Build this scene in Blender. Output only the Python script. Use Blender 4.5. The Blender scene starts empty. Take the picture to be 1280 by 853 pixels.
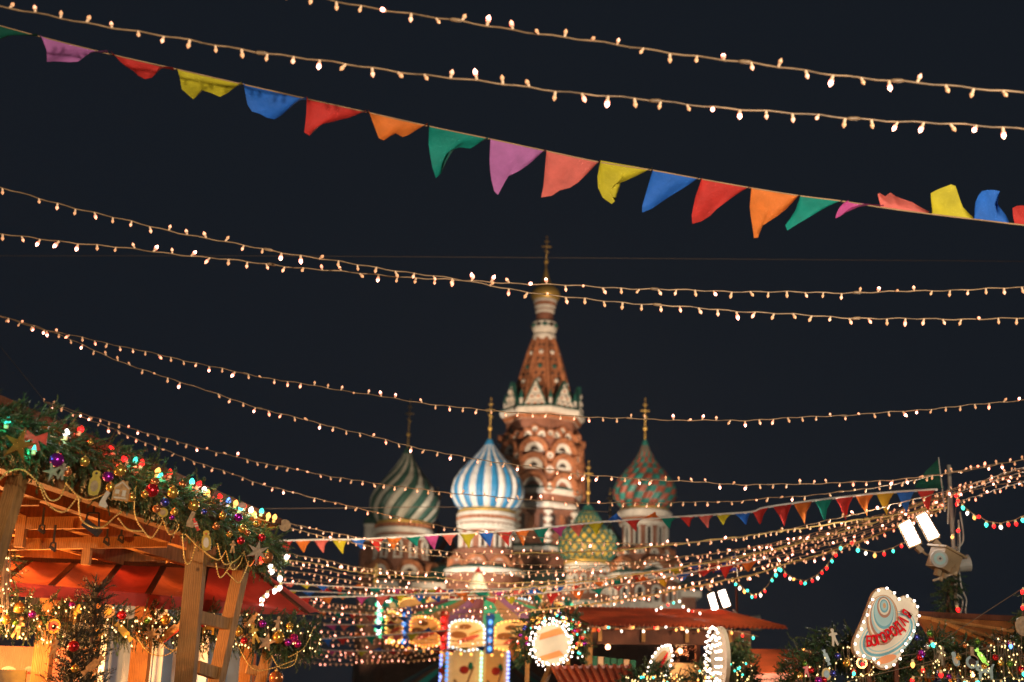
import bpy, math, random
from mathutils import Vector, Matrix
random.seed(7)
R = math.radians
# ------------------------------------------------------------------ camera, sky, exposure
FPX = 1778.0; PITCH = R(16.2); ROLL = R(1.8); CAM = Vector((0, 0, 1.6))
sc = bpy.context.scene
col = sc.collection
CM = (Matrix.Rotation(math.pi/2 + PITCH, 3, 'X') @ Matrix.Rotation(ROLL, 3, 'Z'))
cd = bpy.data.cameras.new('camera'); cam = bpy.data.objects.new('camera', cd); col.objects.link(cam)
cam.matrix_world = Matrix.Translation(CAM) @ CM.to_4x4()
cd.sensor_width = 36.0; cd.lens = FPX/1280*36.0; cd.clip_start = 0.1; cd.clip_end = 3000
cd.dof.use_dof = True; cd.dof.focus_distance = 10.0; cd.dof.aperture_fstop = 2.0
sc.camera = cam
w = bpy.data.worlds.new('World'); sc.world = w; w.use_nodes = True
bg = w.node_tree.nodes['Background']; bg.inputs[0].default_value = (0.0074, 0.0102, 0.0150, 1); bg.inputs[1].default_value = 1.0
sc.view_settings.view_transform = 'Standard'; sc.view_settings.look = 'None'
sc.view_settings.exposure = 0.0; sc.view_settings.gamma = 1.0
try: sc.view_settings.use_curve_mapping = False
except Exception: pass
sc.render.engine = 'CYCLES'
cy = sc.cycles
cy.max_bounces = 5; cy.diffuse_bounces = 2; cy.glossy_bounces = 3; cy.transmission_bounces = 4
cy.sample_clamp_indirect = 1.2; cy.sample_clamp_direct = 30.0; cy.caustics_reflective = False; cy.caustics_refractive = False
cy.use_denoising = True
try: cy.denoiser = 'OPENIMAGEDENOISE'
except Exception: pass

FWD = CM @ Vector((0, 0, -1))
def ray(px, py):
    return CM @ Vector(((px-640)/FPX, (426.5-py)/FPX, -1))
def P(px, py, Y):                      # the point in the place seen at a photo pixel, Y metres down the street
    d = ray(px, py); return CAM + d*(Y/d.y)
def PZ(px, py, z):
    d = ray(px, py); return CAM + d*((z-CAM.z)/d.z)
def mpp(p):                            # metres per photo pixel at a point
    return (Vector(p)-CAM).dot(FWD)/FPX

# ------------------------------------------------------------------ materials
def mat(name, c, rough=0.6, metal=0.0, var=0.12, scale=6.0, bump=0.0, emit=None, es=0.0, transl=0.0, coat=0.0, bscale=None, spec=None):
    m = bpy.data.materials.new(name); m.use_nodes = True
    nt = m.node_tree; N = nt.nodes; L = nt.links; b = N['Principled BSDF']
    b.inputs['Roughness'].default_value = rough; b.inputs['Metallic'].default_value = metal
    b.inputs['Base Color'].default_value = (*c, 1)
    if coat: b.inputs['Coat Weight'].default_value = coat
    if spec is not None: b.inputs['Specular IOR Level'].default_value = spec
    if var or bump:
        tc = N.new('ShaderNodeTexCoord'); no = N.new('ShaderNodeTexNoise')
        no.inputs['Scale'].default_value = scale; no.inputs['Detail'].default_value = 5
        L.new(tc.outputs['Object'], no.inputs['Vector'])
    if var:
        rp = N.new('ShaderNodeMapRange'); rp.inputs[1].default_value = .3; rp.inputs[2].default_value = .7
        rp.inputs[3].default_value = 1-var*1.6; rp.inputs[4].default_value = 1+var
        L.new(no.outputs[0], rp.inputs[0])
        mx = N.new('ShaderNodeVectorMath'); mx.operation = 'SCALE'; mx.inputs[0].default_value = c
        L.new(rp.outputs[0], mx.inputs['Scale']); L.new(mx.outputs[0], b.inputs['Base Color'])
    if bump:
        n2 = N.new('ShaderNodeTexNoise'); n2.inputs['Scale'].default_value = bscale or scale*4; n2.inputs['Detail'].default_value = 4
        L.new(tc.outputs['Object'], n2.inputs['Vector'])
        bp = N.new('ShaderNodeBump'); bp.inputs['Strength'].default_value = bump; bp.inputs['Distance'].default_value = .02
        L.new(n2.outputs[0], bp.inputs['Height']); L.new(bp.outputs[0], b.inputs['Normal'])
    if emit:
        b.inputs['Emission Color'].default_value = (*emit, 1); b.inputs['Emission Strength'].default_value = es
        m.cycles.emission_sampling = 'NONE'
    if transl:
        tr = N.new('ShaderNodeBsdfTranslucent'); tr.inputs[0].default_value = (*c, 1)
        if var: L.new(mx.outputs[0], tr.inputs[0])
        ms = N.new('ShaderNodeMixShader'); ms.inputs[0].default_value = transl
        L.new(b.outputs[0], ms.inputs[1]); L.new(tr.outputs[0], ms.inputs[2]); L.new(ms.outputs[0], N['Material Output'].inputs[0])
    return m
def woodmat(name, c, rough=.7, c2=None):
    m = mat(name, c, rough, var=0, spec=.2); nt = m.node_tree; N = nt.nodes; L = nt.links; b = N['Principled BSDF']
    tc = N.new('ShaderNodeTexCoord'); mp = N.new('ShaderNodeMapping'); mp.inputs['Scale'].default_value = (14, 14, 3)
    wv = N.new('ShaderNodeTexWave'); wv.inputs['Scale'].default_value = 1.6; wv.inputs['Distortion'].default_value = 7; wv.inputs['Detail'].default_value = 4; wv.inputs['Detail Scale'].default_value = 1.4
    L.new(tc.outputs['Object'], mp.inputs[0]); L.new(mp.outputs[0], wv.inputs[0])
    cr = N.new('ShaderNodeValToRGB'); c2 = c2 or tuple(v*.74 for v in c)
    cr.color_ramp.elements[0].color = (*c2, 1); cr.color_ramp.elements[1].color = (*c, 1)
    L.new(wv.outputs[1], cr.inputs[0])
    no = N.new('ShaderNodeTexNoise'); no.inputs['Scale'].default_value = 3.2; no.inputs['Detail'].default_value = 7; L.new(tc.outputs['Object'], no.inputs[0])
    r2 = N.new('ShaderNodeMapRange'); r2.inputs[1].default_value = .35; r2.inputs[2].default_value = .65; r2.inputs[3].default_value = .55; r2.inputs[4].default_value = 1.1; L.new(no.outputs[0], r2.inputs[0])
    vo = N.new('ShaderNodeTexVoronoi'); vo.inputs['Scale'].default_value = 4.5; L.new(tc.outputs['Object'], vo.inputs[0])
    r3 = N.new('ShaderNodeMapRange'); r3.inputs[1].default_value = .04; r3.inputs[2].default_value = .09; r3.inputs[3].default_value = .35; r3.inputs[4].default_value = 1; L.new(vo.outputs[0], r3.inputs[0])
    mu = N.new('ShaderNodeMath'); mu.operation = 'MULTIPLY'; L.new(r2.outputs[0], mu.inputs[0]); L.new(r3.outputs[0], mu.inputs[1])
    sc_ = N.new('ShaderNodeVectorMath'); sc_.operation = 'SCALE'; L.new(cr.outputs[0], sc_.inputs[0]); L.new(mu.outputs[0], sc_.inputs['Scale']); L.new(sc_.outputs[0], b.inputs['Base Color'])
    bp = N.new('ShaderNodeBump'); bp.inputs['Strength'].default_value = .35; bp.inputs['Distance'].default_value = .004; L.new(wv.outputs[1], bp.inputs['Height']); L.new(bp.outputs[0], b.inputs['Normal'])
    return m
def glow(name, c, s, base=(.8, .7, .6)):
    return mat(name, base, .3, var=0, emit=c, es=s)
def brickmat(name, c, c2, mortar, sx=1.0):
    m = mat(name, c, .85, var=0); nt = m.node_tree; N = nt.nodes; L = nt.links; b = N['Principled BSDF']
    tc = N.new('ShaderNodeTexCoord'); no = N.new('ShaderNodeTexNoise'); no.inputs['Scale'].default_value = .9; no.inputs['Detail'].default_value = 6
    br = N.new('ShaderNodeTexBrick'); br.inputs['Scale'].default_value = sx; br.inputs['Mortar Size'].default_value = .02
    mp = N.new('ShaderNodeMapping'); mp.inputs['Rotation'].default_value = (R(90), 0, 0)
    L.new(tc.outputs['Object'], mp.inputs[0]); L.new(mp.outputs[0], br.inputs[0]); L.new(tc.outputs['Object'], no.inputs[0])
    br.inputs[1].default_value = (*c, 1); br.inputs[2].default_value = (*c2, 1); br.inputs[3].default_value = (*mortar, 1)
    mx = N.new('ShaderNodeMix'); mx.data_type = 'RGBA'; mx.blend_type = 'MULTIPLY'; mx.inputs[0].default_value = .7
    L.new(br.outputs[0], mx.inputs[6])
    cr = N.new('ShaderNodeValToRGB'); cr.color_ramp.elements[0].position = .3; cr.color_ramp.elements[0].color = (.5, .5, .5, 1); cr.color_ramp.elements[1].position = .65
    L.new(no.outputs[0], cr.inputs[0]); L.new(cr.outputs[0], mx.inputs[7]); L.new(mx.outputs[2], b.inputs['Base Color'])
    return m

M = {}
M['brick'] = brickmat('brick', (.35, .125, .07), (.27, .09, .05), (.4, .25, .17), 1.4)
M['brick_orange'] = mat('brick_orange', (.44, .17, .075), .85, var=.25, scale=2)
M['white'] = mat('white_plaster', (.74, .70, .62), .8, var=.12, scale=1.5)
M['teal_roof'] = mat('teal_roof', (.02, .12, .10), .5, var=.25, scale=1)
M['dark'] = mat('dark_recess', (.05, .035, .03), .9, var=.2)
M['gold'] = mat('gilded_metal', (.9, .6, .16), .42, .55, var=.1)
M['d_blue'] = mat('dome_blue', (.03, .24, .5), .45, var=.08, scale=1)
M['d_white'] = mat('dome_white', (.72, .72, .70), .5, var=.08, scale=1)
M['d_green'] = mat('dome_green', (.03, .095, .075), .5, var=.15, scale=1)
M['d_cream'] = mat('dome_cream', (.44, .43, .36), .6, var=.2, scale=1)
M['d_red'] = mat('dome_red', (.26, .07, .045), .5, var=.2, scale=1)
M['d_teal'] = mat('dome_teal', (.02, .17, .15), .5, var=.2, scale=1)
M['d_yellow'] = mat('dome_yellow', (.46, .31, .05), .5, var=.2, scale=1)
M['cable'] = mat('clear_cable', (.36, .23, .12), .45, var=.4, scale=9, transl=.2, emit=(1, .45, .18), es=.03)  # bulb light on the cable is partly put in as faint emission
M['rope'] = mat('gold_rope', (.62, .42, .14), .5, var=.15, scale=30)
M['tape'] = mat('white_tape', (.8, .76, .68), .7, var=.08)
M['wire'] = mat('thin_wire', (.16, .11, .07), .6, var=0)
M['socket'] = mat('bulb_socket', (.6, .45, .28), .4, var=0, emit=(1, .42, .18), es=.3)  # socket glow beside the bulb is put in as emission
M['b0'] = glow('bulb_dim', (1, .36, .14), .6, (.7, .45, .25))
M['b1'] = glow('bulb_warm', (1, .31, .13), 1.5)
M['b2'] = glow('bulb_bright', (1, .30, .15), 2.8)
M['b3'] = glow('bulb_hot', (1, .40, .28), 9.0)
M['bskin'] = glow('bulb_rose', (1, .12, .07), 2.6)
M['socket_y'] = mat('bulb_socket_yellow', (.6, .5, .25), .4, var=0, emit=(1, .6, .22), es=.2)  # this socket too glows by emission, though only the bulb is a lamp
CB = {'red': (1, .012, .012), 'teal': (.05, .9, .62), 'white': (1, .85, .72), 'orange': (1, .38, .08), 'blue': (.12, .3, 1)}
for k, c in CB.items(): M['c_'+k] = glow('bulb_'+k, c, 3.4 if k != 'white' else 4.0, tuple(v*.5 for v in c))
M['hot_white'] = glow('bulb_white_hot', (1, .82, .72), 7.0)
M['led_tiny'] = glow('bulb_tiny', (1, .7, .26), 2.6)
for k, c in dict(red=(.62, .035, .025), orange=(.8, .22, .03), teal=(.0, .27, .2), magenta=(.6, .08, .30), violet=(.55, .18, .45), salmon=(.75, .17, .13), yellow=(.62, .52, .02), gold=(.8, .5, .03), blue=(.02, .16, .6), darkgreen=(.0, .1, .06), indigo=(.06, .06, .4)).items():
    M['f_'+k] = mat('cloth_'+k, c, .75, var=.10, scale=11, transl=.42, bump=.3, bscale=40)
M['wood'] = woodmat('pine_wood', (.50, .22, .06))
M['wood_tan'] = woodmat('tan_timber', (.40, .19, .055))
M['wood_orange'] = woodmat('orange_boards', (.58, .19, .05))
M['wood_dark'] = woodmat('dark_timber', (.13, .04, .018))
M['awning'] = mat('red_awning', (.38, .035, .02), .7, var=.25, scale=2.5, transl=.3)
M['awning_orange'] = mat('orange_awning', (.52, .12, .045), .7, var=.3, scale=2.5, transl=.3)
M['red_metal'] = mat('red_metal_roof', (.72, .13, .035), .42, var=.3, scale=2, coat=.2)
M['white_frame'] = mat('white_frame', (.7, .74, .76), .5, var=.1)
M['black'] = mat('black_metal', (.012, .012, .014), .5, var=0)
M['grey'] = mat('grey_plastic', (.36, .34, .29), .5, var=.15)
M['beige'] = mat('beige_housing', (.34, .23, .12), .5, var=.2)
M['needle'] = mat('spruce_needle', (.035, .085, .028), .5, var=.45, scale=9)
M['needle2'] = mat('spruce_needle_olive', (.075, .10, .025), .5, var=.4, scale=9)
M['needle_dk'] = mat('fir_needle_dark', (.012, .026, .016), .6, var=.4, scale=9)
M['stem'] = mat('branch_bark', (.1, .055, .03), .8, var=.2)
M['flood'] = glow('floodlight_lens', (1, .9, .82), 30.0)
M['glass'] = mat('shop_glass', (.10, .13, .14), .12, var=.2, scale=3, emit=(.55, .65, .68), es=.10)  # faint pale glow put into the glass as emission
M['paving'] = mat('stone_paving', (.09, .085, .08), .8, var=.3, scale=1.2, bump=.3)
for k, c in dict(gold=(.75, .42, .08), purple=(.35, .02, .35), red=(.65, .02, .03), blue=(.06, .07, .35), copper=(.65, .22, .07), magenta=(.6, .02, .2), silver=(.6, .58, .55), green=(.16, .36, .05)).items():
    M['o_'+k] = mat('ornament_'+k, c, .22, .75, var=.1, scale=40)
M['o_ginger'] = mat('gingerbread', (.42, .22, .07), .7, var=.3, scale=60)
M['o_icing'] = mat('icing', (.5, .42, .3), .6, var=.1)
M['o_yellow'] = mat('yellow_paint', (.46, .29, .03), .45, var=.15, scale=40)
M['o_redp'] = mat('red_paint', (.6, .05, .03), .45, var=.15, scale=40)
M['o_bluep'] = mat('pale_blue_paint', (.2, .30, .31), .45, var=.15, scale=40)
M['o_wood'] = mat('plain_wood', (.34, .21, .10), .6, var=.25, scale=40)
M['o_straw'] = mat('grey_straw', (.26, .2, .13), .8, var=.2, scale=60)
M['chain'] = mat('gold_bead_chain', (.8, .55, .16), .3, .6, var=0)

# ------------------------------------------------------------------ mesh helpers
ORG = {}
def perp(d):
    d = Vector(d).normalized(); a = Vector((0, 0, 1)) if abs(d.z) < .9 else Vector((1, 0, 0))
    u = d.cross(a).normalized(); return u, u.cross(d).normalized()
class MB:
    def __init__(s): s.v = []; s.f = []; s.m = []; s.uv = None
    def add(s, vs, fs, m=0):
        n = len(s.v); s.v += [Vector(v) for v in vs]
        for i, f in enumerate(fs): s.f.append([n+k for k in f]); s.m.append(m[i] if isinstance(m, list) else m)
        return s
    def box(s, c, size, m=0, rot=None):
        c = Vector(c); x, y, z = [k/2 for k in size]
        vs = [Vector((sx*x, sy*y, sz*z)) for sz in (-1, 1) for sy in (-1, 1) for sx in (-1, 1)]
        if rot is not None: vs = [rot @ v for v in vs]
        return s.add([v+c for v in vs], [(0, 2, 3, 1), (4, 5, 7, 6), (0, 1, 5, 4), (2, 6, 7, 3), (0, 4, 6, 2), (1, 3, 7, 5)], m)
    def bar(s, a, b, wd, ht, m=0, up=(0, 0, 1)):      # a beam of wd x ht from a to b
        a = Vector(a); b = Vector(b); d = (b-a).normalized(); up = Vector(up)
        if abs(d.dot(up)) > .97: up = Vector((0, 1, 0))
        u = d.cross(up).normalized(); v = u.cross(d).normalized()
        vs = [p+u*(sx*wd/2)+v*(sz*ht/2) for p in (a, b) for sx, sz in ((-1, -1), (1, -1), (1, 1), (-1, 1))]
        return s.add(vs, [(0, 3, 2, 1), (4, 5, 6, 7), (0, 1, 5, 4), (1, 2, 6, 5), (2, 3, 7, 6), (3, 0, 4, 7)], m)
    def tube(s, pts, r, seg=6, m=0, cap=True):
        pts = [Vector(p) for p in pts]; n = len(pts); vs = []; fs = []
        u0 = None
        for i, p in enumerate(pts):
            d = (pts[min(i+1, n-1)]-pts[max(i-1, 0)])
            if d.length < 1e-9: d = Vector((0, 0, 1))
            d.normalize()
            if u0 is None: u0, _ = perp(d)
            u = (u0-d*u0.dot(d)).normalized(); v = d.cross(u); u0 = u
            rr = r[i] if isinstance(r, (list, tuple)) else r
            for k in range(seg):
                a = 2*math.pi*k/seg; vs.append(p+(u*math.cos(a)+v*math.sin(a))*rr)
        for i in range(n-1):
            for k in range(seg):
                a = i*seg+k; b = i*seg+(k+1) % seg; fs.append((a, b, b+seg, a+seg))
        if cap: fs.append(tuple(range(seg))[::-1]); fs.append(tuple(range((n-1)*seg, n*seg)))
        return s.add(vs, fs, m)
    def lathe(s, o, prof, seg=16, m=0, twist=0.0, rot=None, lobes=0, lob=0.0, a0=0.0, mf=None):  # prof [(z, r)]
        o = Vector(o); vs = []; fs = []; ms = []
        for j, (z, r) in enumerate(prof):
            for k in range(seg):
                a = 2*math.pi*k/seg+a0+twist*j/max(1, len(prof)-1)
                rr = r*(1+lob*(abs(math.sin(math.pi*k*lobes/seg))-.5)) if lobes else r
                v = Vector((math.sin(a)*rr, -math.cos(a)*rr, z)); vs.append(o+(rot @ v if rot is not None else v))
        for j in range(len(prof)-1):
            for k in range(seg):
                a = j*seg+k; b = j*seg+(k+1) % seg; fs.append((a, b, b+seg, a+seg)); ms.append(mf(k, j) if mf else (m[j] if isinstance(m, list) else m))
        fs.append(tuple(range(seg))[::-1]); ms.append(ms[0]); fs.append(tuple(range((len(prof)-1)*seg, len(prof)*seg))); ms.append(ms[-2])
        return s.add(vs, fs, ms)
    def ball(s, c, r, seg=12, rings=8, m=0, sz=1.0):
        return s.lathe(c, [(-math.cos(math.pi*i/rings)*r*sz, max(1e-4, math.sin(math.pi*i/rings)*r)) for i in range(rings+1)], seg, m)
    def prism(s, pts, n, th, m=0, side=None):   # outline of 3D points pushed along n by th
        pts = [Vector(p) for p in pts]; n = Vector(n).normalized(); k = len(pts)
        vs = [p-n*th/2 for p in pts]+[p+n*th/2 for p in pts]
        fs = [tuple(range(k))[::-1], tuple(range(k, 2*k))]+[(i, (i+1) % k, k+(i+1) % k, k+i) for i in range(k)]
        return s.add(vs, fs, [m, m]+[m if side is None else side]*k)
    def sector(s, c, t, n, r0, r1, d0, d1, m=0, a0=0, a1=180, seg=12, zs=1.0):   # half ring standing on a wall, d0..d1 out of it
        c = Vector(c); t = Vector(t); n = Vector(n); z = Vector((0, 0, 1)); vs = []; fs = []
        for i in range(seg+1):
            a = R(a0+(a1-a0)*i/seg); e = t*math.cos(a)+z*math.sin(a)*zs
            vs += [c+e*r0+n*d0, c+e*r0+n*d1, c+e*r1+n*d1, c+e*r1+n*d0]
        for i in range(seg):
            q = i*4
            for j in range(4): fs.append((q+j, q+(j+1) % 4, q+4+(j+1) % 4, q+4+j))
        fs.append((0, 1, 2, 3)); fs.append((seg*4+3, seg*4+2, seg*4+1, seg*4))
        return s.add(vs, fs, m)
    def build(s, name, mats, parent=None, smooth=False, org=None):
        if not isinstance(mats, (list, tuple)): mats = [mats]
        o3 = Vector(org) if org is not None else (ORG.get(parent.name, Vector()) if parent is not None else Vector())
        me = bpy.data.meshes.new(name); me.from_pydata([v-o3 for v in s.v], [], s.f)
        for m_ in mats: me.materials.append(m_)
        me.polygons.foreach_set('material_index', s.m)
        if smooth: me.polygons.foreach_set('use_smooth', [True]*len(s.f))
        me.update()
        o = bpy.data.objects.new(name, me); col.objects.link(o)
        if parent is not None: o.parent = parent
        else: o.location = o3
        ORG[o.name] = o3
        return o
def tag(o, label=None, cat=None, group=None, kind=None):
    if label: o['label'] = label
    if cat: o['category'] = cat
    if group: o['group'] = group
    if kind: o['kind'] = kind
    return o
def empty(name, loc, label, cat, group=None):
    o = bpy.data.objects.new(name, None); col.objects.link(o); o.location = loc; o.empty_display_size = .1
    ORG[o.name] = Vector(loc); return tag(o, label, cat, group)
def place(me, name, parent, loc, rot):              # a part at a world position
    o = bpy.data.objects.new(name, me); col.objects.link(o); o.parent = parent
    o.location = Vector(loc)-ORG[parent.name]; o.rotation_mode = 'QUATERNION'; o.rotation_quaternion = rot
    return o
def lamp(kind, loc, to, power, colr, size=.2, angle=60, parent=None, blend=.5):
    ld = bpy.data.lights.new('lamp_light', kind); ld.energy = power; ld.color = colr
    if kind == 'SPOT': ld.spot_size = R(angle); ld.spot_blend = blend; ld.shadow_soft_size = size
    elif kind == 'AREA': ld.size = size
    else: ld.shadow_soft_size = size
    o = bpy.data.objects.new('lamp_light', ld); col.objects.link(o); o.location = loc
    if to is not None: o.rotation_euler = (Vector(to)-Vector(loc)).to_track_quat('-Z', 'Y').to_euler()
    if parent is not None: o.parent = parent; o.location = Vector(loc)-ORG[parent.name]
    return o
def catmull(pts, n=8):
    out = []
    for i in range(len(pts)-1):
        p0 = pts[max(i-1, 0)]; p1 = pts[i]; p2 = pts[i+1]; p3 = pts[min(i+2, len(pts)-1)]
        for k in range(n):
            t = k/n
            out.append(tuple(.5*((2*p1[c])+(-p0[c]+p2[c])*t+(2*p0[c]-5*p1[c]+4*p2[c]-p3[c])*t*t+(-p0[c]+3*p1[c]-3*p2[c]+p3[c])*t**3) for c in range(len(p1))))
    out.append(tuple(pts[-1])); return out
def hang(pts, Ya, Yb, n=10):      # a cable hangs in ONE upright plane through its two ends
    A = P(pts[0][0], pts[0][1], Ya); B = P(pts[-1][0], pts[-1][1], Yb)
    dx, dy = B.x-A.x, B.y-A.y; out = []
    for px, py in catmull(pts, n):
        d = ray(px, py); den = d.x*dy-d.y*dx
        t = ((A.x-CAM.x)*dy-(A.y-CAM.y)*dx)/den
        out.append(CAM+d*t)
    return out
def resample(pts, step):
    out = [pts[0].copy()]; acc = 0; L = step
    for a, b in zip(pts, pts[1:]):
        d = (b-a).length
        while d > 0 and acc+d >= L:
            out.append(a.lerp(b, (L-acc)/d)); L += step
        acc += d
    return out

# ------------------------------------------------------------------ ground
g = MB(); g.add([(-900, -200, 0), (900, -200, 0), (900, 1500, 0), (-900, 1500, 0)], [(0, 1, 2, 3)])
tag(g.build('ground', M['paving']), 'dark stone paving of the square', None, None, 'structure')
# ------------------------------------------------------------------ the cathedral
CY = 170.0
cath = empty('cathedral', (P(650, 700, CY).x, CY, 0), 'red brick cathedral with patterned onion domes behind the market', 'cathedral')
def Zof(cx, py, Y=CY): return P(cx, py, Y).z
def Mof(cx, py, Y=CY): return mpp(P(cx, py, Y))
def prof(cx, lst, Y=CY): return [(Zof(cx, py, Y), hw*Mof(cx, py, Y)) for py, hw in lst]
ONION = [(0, .80), (.05, .90), (.12, .98), (.22, 1.0), (.32, .97), (.42, .88), (.52, .74), (.62, .56), (.72, .37), (.80, .25), (.88, .16), (.95, .10), (1, .05)]
def onion_prof(z0, z1, r, base=.8, n=26, shape=ONION):
    out = []
    for i in range(n+1):
        t = i/n
        for (a, ra), (b, rb) in zip(shape, shape[1:]):
            if a <= t <= b: k = (t-a)/(b-a); k = k*k*(3-2*k)*.35+k*.65; q = ra+(rb-ra)*k; break
        out.append((z0+(z1-z0)*t, max(.02, q*r)))
    return out
def cross(tw, x, y, z0, z1, r, name='cross'):
    m = MB(); h = z1-z0; r *= .72
    m.tube([(x, y, z0-1), (x, y, z0+h*.35)], [r*.5, r*.22], 8); m.ball((x, y, z0+h*.30), r*.95, 10, 6)
    m.tube([(x, y, z0+h*.35), (x, y, z1)], r*.20, 6)
    for k, wd in ((.72, 1.7), (.86, .9)): m.bar((x-r*wd, y, z0+h*k), (x+r*wd, y, z0+h*k), r*.4, r*.45)
    m.bar((x-r*1.0, y, z0+h*.62), (x+r*1.0, y, z0+h*.56), r*.35, r*.4)
    for e in (-1.7, 1.7): m.ball((x+r*e, y, z0+h*.72), r*.32, 6, 4)
    m.ball((x, y, z1), r*.34, 6, 4)
    return m.build(name, M['gold'], tw, True)
def koko(parent, c, a, r, cols=(0, 1, 2), d=.5, zs=1.0, eye=True, mats=None):
    t = Vector((math.cos(a), math.sin(a), 0)); n = Vector((math.sin(a), -math.cos(a), 0)); m = MB()
    m.sector(c, t, n, r*.84, r, -.4, d, 0, seg=14, zs=zs); m.sector(c, t, n, r*.68, r*.82, -.4, d*.8, 0, seg=14, zs=zs); m.sector(c, t, n, r*.44, r*.66, -.4, d*.5, 1, seg=14, zs=zs)
    m.sector(c, t, n, 0.02, r*.46, -.4, d*.2, 3 if not eye else 1, seg=14, zs=zs)
    if eye: m.sector(Vector(c)+Vector((0, 0, r*.12)), t, n, 0.01, r*.27, -.3, d*.34, 2, 0, 180, 8)
    return m.build('kokoshnik', mats or [M['brick_orange'], M['white'], M['dark'], M['brick']], parent)
def ringwin(parent, ox, oy, a, rr, z0, z1, wd, frame=M['white'], pane=M['dark'], d=.25, name='window'):
    t = Vector((math.cos(a), math.sin(a), 0)); n = Vector((math.sin(a), -math.cos(a), 0)); c = Vector((ox, oy, 0))+n*rr
    m = MB(); f = wd*.32
    for e in (-1, 1): m.bar(c+t*(e*wd/2)+Vector((0, 0, z0)), c+t*(e*wd/2)+Vector((0, 0, z1)), d*1.6, f, 0, up=t)
    m.sector(c+Vector((0, 0, z1)), t, n, wd*.34, wd*.66, -d*.8, d*.8, 0, seg=8)
    m.bar(c+t*(-wd*.7)+Vector((0, 0, z0-f*.5)), c+t*(wd*.7)+Vector((0, 0, z0-f*.5)), d*2.2, f*.9)
    q = MB(); q.add([c+t*(-wd*.36)+n*(d*.3)+Vector((0, 0, z0)), c+t*(wd*.36)+n*(d*.3)+Vector((0, 0, z0)), c+t*(wd*.36)+n*(d*.3)+Vector((0, 0, z1+wd*.3)), c-t*(wd*.36)+n*(d*.3)+Vector((0, 0, z1+wd*.3))], [(0, 1, 2, 3)], 1)
    m.v += []; base = len(m.v); m.v += q.v; m.f += [[base+i for i in f_] for f_ in q.f]; m.m += q.m
    return m.build(name, [frame, pane], parent)

M['d_dteal'] = mat('dome_dark_teal', (.015, .10, .085), .5, var=.1)
# central tower
ax, ay = P(677, 560, CY).x, CY
def cz(py): return Zof(677, py)
s0 = Mof(677, 600); A0 = R(10); o8 = dict(seg=8, a0=A0)
tw = MB(); tw.lathe((ax, ay, 0), [(cz(v), r*s0) for v, r in ((990, 66), (735, 66), (700, 58), (692, 54), (690, 52), (640, 50), (622, 50), (619, 49), (545, 46), (532, 46))], **o8)
tw = tw.build('central_tower', M['brick'], cath)
m = MB(); m.lathe((ax, ay, 0), prof(677, ((532, 47), (531, 48.5), (529.5, 48.5), (528.5, 50), (526.5, 50), (525.5, 52.5), (522, 54.5), (519.5, 54.5))), **o8); m.m = [(0 if i//8 >= 4 else 1) for i in range(len(m.f))]; m.build('cornice', [M['white'], M['brick_orange']], tw)
m = MB(); m.lathe((ax, ay, 0), prof(677, ((519.3, 55), (517.5, 54.5), (512, 43))), **o8); m.build('roof_skirt', M['teal_roof'], tw)
m = MB(); m.lathe((ax, ay, 0), prof(677, ((625, 51), (624, 52.5), (622, 52.5), (621.5, 55), (619, 55))), **o8); m.build('cornice', M['white'], tw)
m = MB(); m.lathe((ax, ay, 0), prof(677, ((618.8, 55.5), (617, 55), (613, 49))), **o8); m.build('roof_skirt', M['teal_roof'], tw)
m = MB(); m.lathe((ax, ay, 0), prof(677, ((642, 51), (640, 53), (637, 53), (635, 51.5))), **o8); m.build('string_course', M['white'], tw)
m = MB(); m.lathe((ax, ay, 0), prof(677, ((697, 54), (695, 58), (691, 60), (690, 60), (686, 52))), m=[0, 0, 1, 1], **o8); m.build('cornice', [M['white'], M['teal_roof']], tw)
m = MB(); m.lathe((ax, ay, 0), prof(677, ((733, 60), (730, 66), (728, 66), (722, 58))), m=[0, 1, 1], **o8); m.build('cornice', [M['white'], M['teal_roof']], tw)
# tent roof with ribs
tp = prof(679, ((520, 44), (500, 37), (480, 30.5), (460, 24.5), (440, 18.5), (426, 13.5)))
m = MB(); m.lathe((ax, ay, 0), tp, **o8)
for k in range(8):
    a = A0+2*math.pi*k/8
    m.tube([(ax+math.sin(a)*r, ay-math.cos(a)*r, z) for z, r in tp], .28, 5)
    for j in range(1, 10):
        t = j/10; z = tp[0][0]+(tp[-1][0]-tp[0][0])*t; rr = (tp[0][1]+(tp[-1][1]-tp[0][1])*t)*.925
        a2 = a+math.pi/8
        if j % 2 == 0: m.ball((ax+math.sin(a2)*rr, ay-math.cos(a2)*rr, z), .32, 6, 4, 1+(j//2) % 2)
        else:
            for e in (-.16, .16): m.ball((ax+math.sin(a2+e)*rr*1.01, ay-math.cos(a2+e)*rr*1.01, z), .18, 5, 3, 3)
m.build('tent_roof', [M['brick_orange'], M['white'], M['teal_roof'], M['dark']], tw)
m = MB(); m.lathe((ax, ay, 0), prof(680, ((427, 13.5), (425, 14.5), (421, 14.5), (419, 12.5), (417.5, 11), (416.5, 14), (413, 15.5), (405, 15.5), (404, 14.5), (402.5, 11))), 24); m.build('balustrade', M['white'], tw)
m = MB()
for k in range(12):
    a = 2*math.pi*k/12; rr = 15.6*Mof(680, 410); m.ball((ax+math.sin(a)*rr, ay-math.cos(a)*rr, cz(409)), .28, 6, 4, k % 2)
m.tube([(ax+math.sin(2*math.pi*k/24)*15.6*Mof(680, 410), ay-math.cos(2*math.pi*k/24)*15.6*Mof(680, 410), cz(409)) for k in range(25)], .1, 5); m.build('balustrade_ornament', [M['teal_roof'], M['dark']], tw)
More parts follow.
